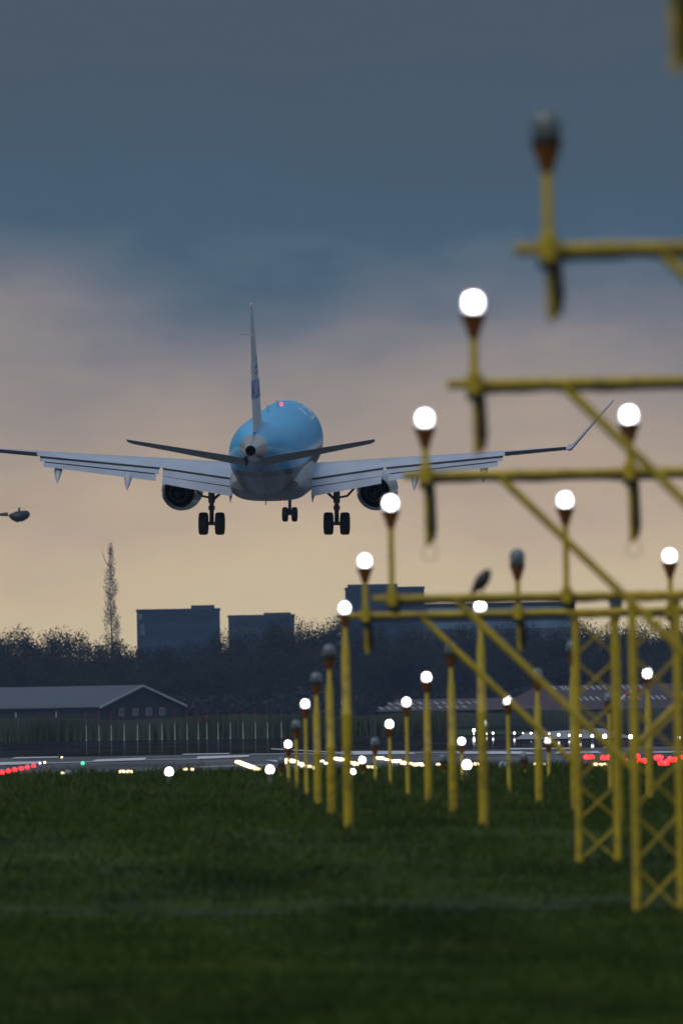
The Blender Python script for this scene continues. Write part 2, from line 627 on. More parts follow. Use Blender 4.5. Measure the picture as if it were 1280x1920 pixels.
parts = [(*blades(230000, 132, 489, lambda d: np.interp(d, [130, 207, 300, 400, 489], [.05, .055, .07, .10, .13]), .013), 0),
         (*blades(420, 240, 480, .10, .011), 1), (*blades(1500, 330, 490, .17, .010), 2)]
Vs, Fs, Ms, off = [], [], [], 0
for V_, F_, m_ in parts:
    if m_ == 1:       # flower heads: small upright tips only
        V4 = V_.reshape(-1, 4, 3)
        V4[:, :2, 2] = V4[:, 2:, 2] - .03
        V4[:, :2, :2] = V4[:, 2:, :2] + (V4[:, :2, :2] - V4[:, :2, :2].mean(1, keepdims=True))
        V_ = V4.reshape(-1, 3)
    Vs.append(V_)
    Fs.append(F_ + off)
    Ms.append(np.full(len(F_), m_))
    off += len(V_)
gr = raw_mesh('grass', np.concatenate(Vs), np.concatenate(Fs), [M['grass'], M['flower'], M['straw']], np.concatenate(Ms))
tag(gr, 'dark green rough grass with a few yellow flowers below the light poles', 'grass', kind='stuff')

# ------------------------------------------------------------------ aircraft
YAW, PITCH, BANK = R(3.55), R(3.05), R(0.97)
D_PLANE = 1009.0
ZC = 3.57          # fuselage axis above the wheels
S0 = 15.2          # station of the main gear behind the nose


def livery():
    m = bpy.data.materials.new('blue_white_livery')
    m.use_nodes = True
    t = m.node_tree
    b = t.nodes['Principled BSDF']
    b.inputs['Specular IOR Level'].default_value = .2
    b.inputs['Coat Weight'].default_value = .14
    b.inputs['Coat Roughness'].default_value = .04
    tcn = t.nodes.new('ShaderNodeTexCoord')
    sp = t.nodes.new('ShaderNodeSeparateXYZ')
    t.links.new(tcn.outputs['Object'], sp.inputs[0])
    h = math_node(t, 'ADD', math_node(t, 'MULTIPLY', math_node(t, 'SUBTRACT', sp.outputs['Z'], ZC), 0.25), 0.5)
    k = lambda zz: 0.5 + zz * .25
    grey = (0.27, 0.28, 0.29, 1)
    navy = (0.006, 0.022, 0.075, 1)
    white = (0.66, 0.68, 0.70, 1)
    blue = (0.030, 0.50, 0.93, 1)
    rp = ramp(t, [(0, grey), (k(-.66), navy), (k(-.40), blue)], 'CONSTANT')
    t.links.new(h, rp.inputs[0])
    # bare-metal tail cone
    tail = math_node(t, 'LESS_THAN', sp.outputs['Y'], S0 - 29.5)
    nn = t.nodes.new('ShaderNodeTexNoise')
    nn.inputs['Scale'].default_value = 1.2
    nn.inputs['Detail'].default_value = 7
    mpn = t.nodes.new('ShaderNodeMapping')
    mpn.inputs['Scale'].default_value = (1, .15, 1)
    t.links.new(tcn.outputs['Object'], mpn.inputs[0])
    t.links.new(mpn.outputs[0], nn.inputs['Vector'])
    grime = ramp(t, [(.3, (.78, .78, .78, 1)), (.65, (1, 1, 1, 1))])
    t.links.new(nn.outputs[0], grime.inputs[0])
    c = mix_color(t, 1.0, rp.outputs[0], grime.outputs[0], 'MULTIPLY')
    c = mix_color(t, tail, c, (0.42, 0.41, 0.40, 1))
    t.links.new(c, b.inputs['Base Color'])
    t.links.new(math_node(t, 'MULTIPLY', tail, .85), b.inputs['Metallic'])
    t.links.new(math_node(t, 'ADD', math_node(t, 'MULTIPLY', tail, .02), .34), b.inputs['Roughness'])
    return m


M['livery'] = livery()
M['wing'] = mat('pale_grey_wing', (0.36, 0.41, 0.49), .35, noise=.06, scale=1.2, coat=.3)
M['wing_dark'] = mat('dark_gap', (0.02, 0.02, 0.024), .7, noise=0)
M['fin'] = mat('white_fin_paint', (0.62, 0.67, 0.72), .5, noise=.04, scale=.8, spec=.15)
M['tailgrey'] = mat('grey_tailplane', (0.30, 0.31, 0.32), .4, noise=.08, scale=1)
M['tyre'] = mat('black_tyre', (0.012, 0.012, 0.013), .8, noise=.1)
M['gear'] = mat('grey_gear_steel', (0.10, 0.10, 0.11), .45, metal=.4)
M['rim'] = mat('wheel_rim', (0.2, 0.2, 0.21), .4, metal=.6)
M['hot'] = mat('exhaust_dark', (0.010, 0.010, 0.011), .6, metal=.3)
M['nozzle'] = mat('nozzle_metal', (0.10, 0.095, 0.095), .35, metal=.9, scale=4)
M['nacelle'] = mat('nacelle_paint', (0.40, 0.42, 0.45), .3, noise=.08, scale=2, coat=.4)
M['mark_blue'] = mat('blue_lettering', (0.004, 0.15, 0.50), .35, noise=0)
M['mark_white'] = mat('white_lettering', (0.75, 0.77, 0.8), .3, noise=0)

root = thing('airliner', 'blue and white twin jet airliner with wheels down landing over the runway', 'airplane',
             P(514, 1003, D_PLANE), (PITCH, BANK, -YAW))

ST = [(0.0, -.42, -.46, .02), (.12, -.2, -.66, .24), (.35, -.02, -.84, .46), (.8, .25, -1.08, .75), (1.6, .66, -1.32, 1.05), (2.5, 1.16, -1.47, 1.27),
      (3.6, 1.5, -1.6, 1.42), (5.0, 1.66, -1.67, 1.5), (6.0, 1.675, -1.675, 1.505), (20.2, 1.675, -1.675, 1.505),
      (21.5, 1.675, -1.6, 1.5), (23, 1.67, -1.38, 1.43), (24.5, 1.65, -1.06, 1.3), (26, 1.6, -.7, 1.12), (27.5, 1.5, -.3, .9),
      (29, 1.36, .06, .66), (30.2, 1.2, .26, .47), (31.1, 1.03, .40, .31), (31.7, .9, .47, .215)]
_s = [q[0] for q in ST]


def fus(s, a, off=0.0):         # point on the skin at station s, angle a (0 = starboard, 90 = top)
    zt = float(np.interp(s, _s, [q[1] for q in ST]))
    zb = float(np.interp(s, _s, [q[2] for q in ST]))
    w = float(np.interp(s, _s, [q[3] for q in ST]))
    zc, hh = (zt + zb) / 2, (zt - zb) / 2
    return Vector(((w + off) * math.cos(a), S0 - s, ZC + zc + (hh + off) * math.sin(a)))


mb = MB()
st_all = sorted(set(list(np.linspace(0, .8, 8)) + list(np.linspace(.8, 6, 16)) + list(np.linspace(6, 20, 10)) + list(np.linspace(20, 31.7, 34))))
# smooth the station curves with a small window for soft shoulders


def smooth_val(s, i):
    w = 0.5 if 1.2 < s < 31 else 0.05
    return sum(float(np.interp(s + o * w, _s, [q[i] for q in ST])) for o in (-1, -.5, 0, .5, 1)) / 5


rings_ = []
for s in st_all:
    zt, zb, w = smooth_val(s, 1), smooth_val(s, 2), smooth_val(s, 3)
    zc, hh = (zt + zb) / 2, (zt - zb) / 2
    rings_.append([(w * math.cos(2 * PI * j / 48), S0 - s, ZC + zc + hh * math.sin(2 * PI * j / 48)) for j in range(48)])
mb.rings(rings_, cap1=False)
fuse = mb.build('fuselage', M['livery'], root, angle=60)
# tail-cone exhaust: black pipe let into the cone
mb = MB()
mb.lathe([(.215, 0), (.19, -.03), (.17, .1), (.16, .6), (.001, .61)], 24, (0, S0 - 31.72, ZC + .685), 'Y', cap0=False)
mb.build('exhaust_pipe', M['hot'], root)
# belly fairing
mb = MB()
rr = []
for s, k in ((10.2, .3), (10.8, .75), (12, .97), (14, 1), (17.5, 1), (19, .93), (20.4, .7), (21.4, .3)):
    ring = []
    for j in range(32):
        a = 2 * PI * j / 32
        ca, sa = math.cos(a), math.sin(a)
        x = 1.66 * (abs(ca) ** .62) * (1 if ca > 0 else -1) * (.75 + .25 * k)
        zq = -1.18 + .86 * k * (abs(sa) ** .75) * (1 if sa > 0 else -1)
        ring.append((x, S0 - s, ZC + zq))
    rr.append(ring)
mb.rings(rr)
M['belly'] = mat('belly_paint', (0.25, 0.26, 0.27), .4, noise=.12, scale=1.5, coat=.1)
mb.build('belly_fairing', M['belly'], root, angle=50)
# thin pale tube along the keel, blade aerials
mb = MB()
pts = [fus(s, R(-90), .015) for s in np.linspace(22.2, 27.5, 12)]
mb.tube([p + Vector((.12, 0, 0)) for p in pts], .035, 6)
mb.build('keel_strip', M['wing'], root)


def blade(s, a, h, c, name='antenna'):
    p = fus(s, a, -.02)
    n = (fus(s, a, .5) - fus(s, a, 0)).normalized()
    mb = MB()
    q = [p + Vector((0, c * .5, 0)), p - Vector((0, c * .5, 0)), p + n * h - Vector((0, c * .75, 0)), p + n * h - Vector((0, c * .2, 0))]
    tx = n.cross(Vector((0, 1, 0))) * .018
    mb.rings([[v + tx for v in q], [v - tx for v in q]])
    return mb.build(name, M['nacelle'], root, smooth=False)


blade(12.6, R(90), .32, .4)
blade(17.0, R(95), .30, .35)
blade(20.9, R(-90), .42, .4)
blade(9.0, R(-90), .30, .3)


def beacon(p, r, name='beacon'):
    mb = MB()
    mb.lathe([(r, -.05), (r, .02), (r * .8, r * .7), (r * .4, r), (.001, r * 1.08)], 12, p)
    o = mb.build(name, M['red'], root)
    return o


beacon(fus(9.6, R(90), .02), .055)
b2 = beacon((0, 0, 0), .045)
b2.location = (.45, S0 - 17, ZC - 2.03)
b2.rotation_euler = (PI, 0, 0)
b2['label'] = 'tiny red beacon under the belly'


# --- lifting surfaces
def airfoil(c, t, n=12):
    pts = []
    for i in range(n + 1):
        x = .5 * (1 - math.cos(PI * i / n))
        y = 5 * t * (.2969 * math.sqrt(x) - .126 * x - .3516 * x * x + .2843 * x ** 3 - .1036 * x ** 4)
        pts.append((x, y))
    up = [(x * c, y * c) for x, y in pts]
    lo = [(x * c, -y * c * .65) for x, y in reversed(pts[1:-1])]
    return up + lo


def surface(secs, name, m, parent=root, n=12, vert=False):
    """secs: (x, s_le, z, chord, thick, incidence)"""
    mb = MB()
    rr = []
    for x, s, zq, c, t, inc in secs:
        ring = []
        for (px, pz) in airfoil(c, t, n):
            ci, si = math.cos(inc), math.sin(inc)
            sx, sz = px * ci + pz * si, -px * si + pz * ci
            ring.append((x + sz, S0 - s - px, zq) if vert else (x, S0 - s - sx, zq + sz))
        rr.append(ring)
    mb.rings(rr)
    return mb.build(name, m, parent, angle=50)


def wz(x):                       # trailing-edge height of the clean wing
    return float(np.interp(x, [0, 1.5, 4.7, 9.7, 12.4], [2.24, 2.36, 2.83, 3.37, 3.66]))


def wle(x):
    return float(np.interp(x, [0, 1.4, 4.5, 12.4], [10.0, 10.9, 12.55, 16.6]))


def wte(x):                      # rear edge of the fixed box, flaps come behind
    return float(np.interp(x, [0, 1.5, 4.65, 9.7, 12.4], [15.9, 15.95, 15.95, 17.1, 17.75]))


for sg in (-1, 1):
    secs = []
    for x in (.6, 1.5, 3, 4.65, 7, 9.7, 12.4):
        c = wte(x) - wle(x)
        inc = R(float(np.interp(x, [0, 5, 12.4], [2.2, 1.6, 0.2])))
        tk = float(np.interp(x, [0, 5, 12.4], [.15, .13, .12]))
        secs.append((sg * x, wle(x), wz(x) + .04 + c * math.sin(inc), c, tk, inc))
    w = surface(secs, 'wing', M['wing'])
    w['label'] = 'right wing' if sg > 0 else 'left wing'

    # flaps: two slotted panels behind the rear edge
    def panel(x0, x1, name, ch0, ch1, defl, ds, dz0, dz1, m=M['wing'], th=.10, up=0):
        mb = MB()
        rr = []
        for f_ in (0, .5, 1):
            x = x0 + (x1 - x0) * f_
            ch = ch0 + (ch1 - ch0) * f_
            dz = dz0 + (dz1 - dz0) * f_
            ring = []
            for (px, pz) in airfoil(ch, th, 8):
                cd, sd = math.cos(defl), math.sin(defl)
                ring.append((sg * x, S0 - (wte(x) + ds + px * cd + pz * sd * .0), wz(x) + dz - px * sd + pz * cd))
            rr.append(ring)
        mb.rings(rr)
        return mb.build(name, m, root, angle=50)

    panel(1.62, 4.60, 'flap', .62, .56, R(27), .05, -.03, -.03)
    panel(1.66, 4.58, 'flap', .58, .46, R(38), .63, -.33, -.30)
    panel(4.76, 9.66, 'flap', .46, .34, R(26), .05, -.03, -.03)
    panel(4.86, 9.5, 'flap', .44, .30, R(36), .48, -.25, -.19)
    # dark slot under the rear spar
    mb = MB()
    for xa, xb in ((1.6, 4.62), (4.74, 9.68)):
        mb.rings([[(sg * x, S0 - wte(x) - .0, wz(x) + .030), (sg * x, S0 - wte(x) - .12, wz(x) + .005),
                   (sg * x, S0 - wte(x) - .12, wz(x) - .02), (sg * x, S0 - wte(x) + .2, wz(x) - .05)] for x in (xa, xb)])
    for xa, xb in ((1.68, 4.56), (4.9, 9.46)):
        rr = []
        for x in (xa, xb):
            ds, dz = (.60, -.31) if xa < 3 else (.47, -.235 if x < 6 else -.18)
            rr.append([(sg * x, S0 - wte(x) - ds + .06, wz(x) + dz + .028), (sg * x, S0 - wte(x) - ds - .03, wz(x) + dz + .003),
                       (sg * x, S0 - wte(x) - ds - .03, wz(x) + dz - .03), (sg * x, S0 - wte(x) - ds + .06, wz(x) + dz - .03)])
        mb.rings(rr)
    mb.build('flap_slot', M['wing_dark'], root, smooth=False)
    panel(9.78, 12.36, 'aileron', .62, .50, R(-17), .0, .02, .02, M['tailgrey'], .22)
    # winglet
    wl = []
    for i in range(7):
        f_ = i / 6
        a = R(46) * min(1, f_ * 3)
        x = 12.4 + (.25 * math.sin(f_ * 3 * PI / 2) if f_ < .33 else .25 + (f_ - .33) / .67 * 1.72)
        zq = 3.70 + (.12 * (f_ / .33) ** 2 if f_ < .33 else .12 + (f_ - .33) / .67 * 1.95)
        c = 1.25 - .70 * f_
        wl.append((sg * x, 16.63 + 1.75 * f_, zq, c, (.27 - .06 * f_), 0))
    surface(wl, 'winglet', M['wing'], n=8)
    # flap track fairings hanging under the flaps
    for x, ln in ((6.0, 2.3), (8.9, 1.9)):
        mb = MB()
        s0 = wte(x) - .7
        path = [(sg * x, S0 - s0, wz(x) - .12), (sg * x, S0 - s0 - ln * .3, wz(x) - .26), (sg * x, S0 - s0 - ln * .6, wz(x) - .48),
                (sg * x, S0 - s0 - ln * .85, wz(x) - .76), (sg * x, S0 - s0 - ln, wz(x) - .98)]
        mb.tube(path, [.10, .17, .17, .10, .015], 10)
        mb.build('flap_fairing', M['nacelle'], root)
    x = 1.72
    mb = MB()
    mb.tube([(sg * x, S0 - 15.6, 2.2), (sg * x, S0 - 16.6, 1.85), (sg * x, S0 - 17.2, 1.45)], [.06, .09, .015], 8)
    mb.build('flap_fairing', M['nacelle'], root)

    # engine
    ec = (sg * 4.1, 0, 1.70)
    mb = MB()
    y0 = S0 - 9.7
    mb.lathe([(.62, -.1), (.70, 0), (.76, -.08), (.84, -.5), (.86, -1.4), (.82, -2.4), (.72, -3.3), (.665, -3.75), (.63, -3.75), (.66, -3.2), (.70, -2.4), (.55, -.3)],
             40, (ec[0], y0, ec[2]), 'Y', cap0=False, cap1=False)
    nac = mb.build('engine_nacelle', M['nacelle'], root, angle=50)
    nac['label'] = 'right engine' if sg > 0 else 'left engine'
    mb = MB()
    mb.lathe([(.69, -2.3), (.46, -2.5), (.42, -3.4), (.36, -4.05), (.33, -4.05), (.35, -3.3)], 32, (ec[0], y0, ec[2]), 'Y', cap1=False)
    mb.build('core_nozzle', M['nozzle'], nac)
    mb = MB()
    mb.lathe([(.35, -3.2), (.25, -3.4), (.17, -4.0), (.05, -4.5), (.001, -4.55)], 24, (ec[0], y0, ec[2]), 'Y')
    mb.build('exhaust_plug', M['hot'], nac)
    mb = MB()
    mb.rings([[(ec[0] + w_ * .16, S0 - s, zq) for w_, s, zq in ((-.6, 11.2, 2.45), (-1, 12.4, 2.62), (-1, 14.6, wz(4.1) - .05), (0, 15.4, wz(4.1) - .1), (1, 14.6, wz(4.1) - .05), (1, 12.4, 2.62), (.6, 11.2, 2.45))],
              [(ec[0] + w_ * .13, S0 - s, zq) for w_, s, zq in ((-.6, 10.9, 2.3), (-1, 12.2, 2.2), (-1, 13.6, 2.05), (0, 14.6, 2.15), (1, 13.6, 2.05), (1, 12.2, 2.2), (.6, 10.9, 2.3))]])
    mb.build('pylon', M['nacelle'], root, smooth=False)

    # tailplane, trimmed nose-down so its underside shows
    tz = ZC + .36
    inc = R(-9.0)
    tp = []
    for x, s, zq, c in ((.35, 28.3, tz - .04, 2.75), (.9, 28.65, tz + .06, 2.5), (3, 29.85, tz + .43, 1.8), (4.9, 30.9, tz + .76, 1.2), (5.1, 31.25, tz + .80, .8)):
        tp.append((sg * x, s, zq + c * math.sin(inc) * .9, c, .125, inc))
    t_ = surface(tp, 'tailplane', M['tailgrey'])
    # --- main landing gear
    mg = MB()
    gx = sg * 2.62
    mg.tube([(gx, 0, 2.45), (gx, 0, 1.35), (gx, 0, 1.34), (gx, 0, .48)], [.14, .14, .095, .095], 14)
    mg.tube([(gx - .42, 0, .475), (gx + .42, 0, .475)], .075, 10)
    mg.tube([(gx, -.05, 1.25), (gx, -.42, .95), (gx, -.08, .58)], .04, 8)
    mg.box((gx - .13, -.1, 1.05), (gx + .13, .16, 1.22))
    mgo = mg.build('main_gear', M['gear'], root)
    mb = MB()
    mb.tube([(gx, .03, 1.42), (sg * 1.65, .25, 2.28)], .06, 8)
    mb.tube([(sg * 2.05, .16, 1.92), (sg * 2.05, .1, 2.4)], .035, 8)
    mb.build('side_brace', M['gear'], mgo)
    mb = MB()
    mb.tube([(gx, .1, 1.55), (sg * 3.05, .3, 1.62), (sg * 3.3, .4, 1.9), (sg * 3.55, .5, 2.2)], .05, 8)
    mb.build('drag_brace', M['gear'], mgo)
    mb = MB()
    mb.box((gx + sg * .17, -.42, 1.0), (gx + sg * .21, .40, 2.4))
    for wx in (-.345, .345):
        wb = MB()
        wb.lathe([(.2, -.15), (.33, -.2), (.43, -.185), (.47, -.12), (.475, 0), (.47, .12), (.43, .185), (.33, .2), (.2, .15)], 32, (gx + wx, 0, .475), 'X')
        wo_ = wb.build('wheel', M['tyre'], mgo)
        rb = MB()
        rb.lathe([(.05, -.19), (.2, -.165), (.24, -.155), (.24, .155), (.2, .165), (.05, .19)], 24, (gx + wx, 0, .475), 'X')
        rb.build('rim', M['rim'], wo_)

# nose gear
ng = MB()
ny = S0 - 3.8
ng.tube([(0, ny, 2.2), (0, ny, 1.15), (0, ny, 1.14), (0, ny, .36)], [.1, .1, .07, .07], 12)
ng.tube([(-.3, ny, .34), (.3, ny, .34)], .05, 10)
ng.tube([(0, ny, 1.2), (0, ny + .9, 2.1)], .05, 8)
ng.tube([(0, ny - .05, 1.0), (0, ny - .3, .75), (0, ny - .05, .45)], .03, 8)
ngo = ng.build('nose_gear', M['gear'], root)
for wx in (-.2, .2):
    wb = MB()
    wb.lathe([(.13, -.09), (.22, -.125), (.28, -.11), (.31, -.06), (.312, 0), (.31, .06), (.28, .11), (.22, .125), (.13, .09)], 28, (wx, ny, .33), 'X')
    wo_ = wb.build('wheel', M['tyre'], ngo)
    rb = MB()
    rb.lathe([(.04, -.115), (.13, -.10), (.15, -.095), (.15, .095), (.13, .10), (.04, .115)], 20, (wx, ny, .33), 'X')
    rb.build('rim', M['rim'], wo_)
for sg in (-1, 1):
    mb = MB()
    mb.box((sg * .36 - .015, ny - .1, 1.55), (sg * .36 + .015, ny + 1.3, 2.02))
    mb.build('gear_door', M['belly'], root, smooth=False)

# fin, rudder and its lettering
FZ0, FZ1 = ZC + 1.35, ZC + 6.72


def fin_le(zq):
    return float(np.interp(zq, [FZ0, FZ0 + .5, FZ1 - .25, FZ1], [23.9, 25.2, 30.0, 30.6]))


def fin_te(zq):
    return float(np.interp(zq, [FZ0, FZ1], [29.7, 31.75]))


fs, rs = [], []
for zq in np.linspace(FZ0, FZ1, 10):
    c = fin_te(zq) - fin_le(zq)
    fs.append((0, fin_le(zq), zq, c * .72, .085, 0))
    rs.append((0, fin_le(zq) + c * .725, zq, c * .275, .10, 0))


def fin_half(zq, s):
    c = (fin_te(zq) - fin_le(zq)) * .72
    x = min(1, max(0, (s - fin_le(zq)) / c))
    return .5 * 0 + c * 5 * .085 * (.2969 * math.sqrt(x) - .126 * x - .3516 * x * x + .2843 * x ** 3 - .1036 * x ** 4)


def fin_surface(name, front):
    mb = MB()
    rr = []
    for zq in np.linspace(FZ0, FZ1, 12):
        le, te = fin_le(zq), fin_te(zq)
        c = te - le
        pts = []
        xs_ = np.linspace(0, .70, 10) if front else np.linspace(.71, 1.0, 5)
        half = lambda f: c * .072 * (math.sqrt(max(f, 0) / .3) * 1.0 if f < .12 else float(np.interp(f, [.12, .35, .7, 1], [.632, 1, .72, .07]))) * .5
        up_ = [(half(f), S0 - le - f * c, zq) for f in xs_]
        lo_ = [(-half(f), S0 - le - f * c, zq) for f in reversed(xs_)]
        rr.append(up_ + lo_)
    mb.rings(rr)
    return mb.build(name, M['fin'], root, angle=35)


fin_o = fin_surface('fin', True)
rud = fin_surface('rudder', False)
mb = MB()
for sx in (-1, 1):
    mb.tube([(sx * .02, S0 - 31.5, FZ1 - 1.25), (sx * .42, S0 - 31.75, FZ1 - 1.25)], .014, 6)
mb.build('static_wick', M['wing'], rud)

LET = {'K': [((0, 0), (.2, 0), (.2, 1), (0, 1)), ((.2, .42), (.62, 1), (.88, 1), (.2, .18)), ((.34, .5), (.5, .68), (.95, 0), (.68, 0))],
       'L': [((0, 0), (.2, 0), (.2, 1), (0, 1)), ((.2, 0), (.68, 0), (.68, .2), (.2, .2))],
       'M': [((0, 0), (.19, 0), (.19, 1), (0, 1)), ((.9, 0), (1.09, 0), (1.09, 1), (.9, 1)),
             ((.19, 1), (.19, .62), (.545, .0), (.545, .38)), ((.9, 1), (.545, .38), (.545, 0), (.9, .62))]}
CROWN = [((-.5, 0), (.5, 0), (.5, .16), (-.5, .16)), ((-.07, .62), (.07, .62), (.07, 1.0), (-.07, 1.0)), ((-.2, .74), (.2, .74), (.2, .88), (-.2, .88))]
for cx_, cy_ in ((-.42, .36), (-.16, .42), (.16, .42), (.42, .36)):
    CROWN.append(tuple((cx_ + .115 * math.cos(2 * PI * i / 10), cy_ + .115 * math.sin(2 * PI * i / 10)) for i in range(10)))


def decal(polys, fn, name, m, parent):
    """letter shapes mapped on to a surface as thin plates; fn(u,v,lift)"""
    mb = MB()
    for po in polys:
        mb.rings([[fn(u, v, .002) for u, v in po], [fn(u, v, .012) for u, v in po]])
    return mb.build(name, m, parent, smooth=False)


def word_polys(word, gap=.16):
    polys, x = [], 0
    for ch in word:
        polys += [tuple((u + x, v) for u, v in po) for po in LET[ch]]
        x += max(u for po in LET[ch] for u, v in po) + gap
    return polys, x - gap


kp, kw = word_polys('KLM')
for sg in (1, -1):
    Hh = 0.78
    zb = ZC + 2.75
    mid = 28.9

    def fn(u, v, lift):
        s_ = mid - sg * (u - kw / 2) * .98
        zq = zb + v * Hh
        c = fin_te(zq) - fin_le(zq)
        f = (s_ - fin_le(zq)) / c
        hf = c * .072 * .5 * (math.sqrt(max(f, .0001) / .3) if f < .12 else float(np.interp(f, [.12, .35, .7, 1], [.632, 1, .72, .07])))
        return (sg * (hf + lift + .004), S0 - s_, zq)
    decal(kp, fn, 'lettering', M['mark_blue'], fin_o)

    def fc(u, v, lift):
        s_ = mid + .35 - sg * u * .85
        zq = zb + 1.0 + v * .8
        c = fin_te(zq) - fin_le(zq)
        f = (s_ - fin_le(zq)) / c
        hf = c * .072 * .5 * float(np.interp(f, [0, .12, .35, .7, 1], [0, .632, 1, .72, .07]))
        return (sg * (hf + lift + .004), S0 - s_, zq)
    decal(CROWN, fc, 'crown_emblem', M['mark_blue'], fin_o)

    # white word on the forward fuselage
    def ff(u, v, lift):
        s_ = 7.6 - sg * (u - kw / 2) * 1.35 * sg * sg
        a = R(36) + v * R(26)
        q = fus(s_ if sg > 0 else s_, a if sg > 0 else PI - a, lift + .003)
        return q
    big = []
    for po in kp:        # split tall pieces so they follow the curve
        big.append(po)
    decal(big, ff, 'lettering', M['mark_white'], fuse)

# ------------------------------------------------------------------ approach lights
ROW_D = lambda k: 117.19 + 30 * k
COL_X = lambda c: 1.8153 + 1.5 * c


def lamp_z(k):
    zq = EYE + 2.7668 - .3563 * k
    return zq + {6: -.05, 4: .012, 5: .02, 3: -.02, 8: .015, 9: .015, 10: .02}.get(k, 0)


def head(parent, lit):
    mb = MB()
    if lit:
        mb.lathe([(.001, -.054), (.028, -.048), (.047, -.026), (.051, -.004), (.044, .022), (.024, .040), (.001, .044)], 16)
        mb.build('bulb', M['core'], parent)
        mb = MB()
        mb.lathe([(.055, -.06), (.064, -.045), (.067, -.015), (.062, .02), (.048, .045), (.026, .058), (.001, .062)], 20)
    else:
        mb.lathe([(.06, -.06), (.074, -.05), (.077, 0), (.072, .035), (.057, .066), (.03, .084), (.001, .088)], 20)
    mb.build('glass_dome', M['dome' if lit else 'glass'], parent)
    mb = MB()
    mb.lathe([(.062, -.094), (.079, -.089), (.079, -.068), (.062, -.061)], 20)
    mb.build('collar', M['collar'], parent)
    mb = MB()
    mb.lathe([(.032, -.225), (.040, -.19), (.060, -.135), (.075, -.096), (.06, -.095)], 20)
    mb.build('lamp_holder', M['amber'], parent)


BAR_H = {-1: 2.65, 0: 2.168, 1: 1.905, 2: 1.627, 3: .847, 4: .808}
STEM_BOT = {-1: .88, 0: .95, 1: .94, 2: .94, 3: .96, 4: .92}


def stem_lamp(k, c, lit, label, group):
    o = thing('approach_light', label, 'runway light', (COL_X(c), ROW_D(k), lamp_z(k)), (0, 0, 0), group)
    head(o, lit)
    zb = EYE + BAR_H[k] - lamp_z(k)
    mb = MB()
    mb.tube([(0, 0, -.215), (0, 0, zb + .12), (0, 0, zb + .05)], [.026, .026, .034], 14)
    mb.tube([(0, -.07, zb + .06), (0, -.07, zb - .06)], .05, 14)
    mb.tube([(.004, -.03, zb + .05), (.012, -.03, -STEM_BOT[k])], .024, 14)
    mb.build('stem', M['yellow'], o)
    mb = MB()
    mb.tube([(.03, -.07, zb - .03), (.042, -.07, zb - .12), (.046, -.06, -STEM_BOT[k] + .12), (.044, -.05, -STEM_BOT[k] + .03)], [.03, .026, .030, .016], 10)
    mb.box((-.05, -.10, zb - .10), (.05, -.02, zb - .032))
    mb.build('cable', M['cable'], o)
    if k == 2:
        mb = MB()
        mb.tube([(.02 + .055 * math.sin(a), -.04, -STEM_BOT[k] - .055 + .058 * math.cos(a)) for a in np.linspace(0, 2 * PI, 22)], .0035, 6)
        mb.build('wire_loop', M['cable'], o)
    return o


def pole_lamp(k, c, lit, label, group, thick):
    zl = lamp_z(k)
    o = thing('approach_light', label, 'runway light', (COL_X(c), ROW_D(k), zl), (0, 0, 0), group)
    head(o, lit)
    zb = float(gz(ROW_D(k))) - zl - .05
    mb = MB()
    n = 16
    if thick and -zb > .9:
        j = min(1.15, -zb * .55)
        mb.lathe([(.028, -.215), (.028, -.36), (.031, -.37), (.036, -.42), (.046, -.47), (.048, -j), (.056, -j - .01), (.056, -j - .06), (.051, -j - .09), (.053, zb)], n)
    else:
        mb.lathe([(.027, -.215), (.027, zb * .6), (.030, zb * .6 - .01), (.030, zb)], n)
    mb.build('pole', M['yellow'], o)
    return o


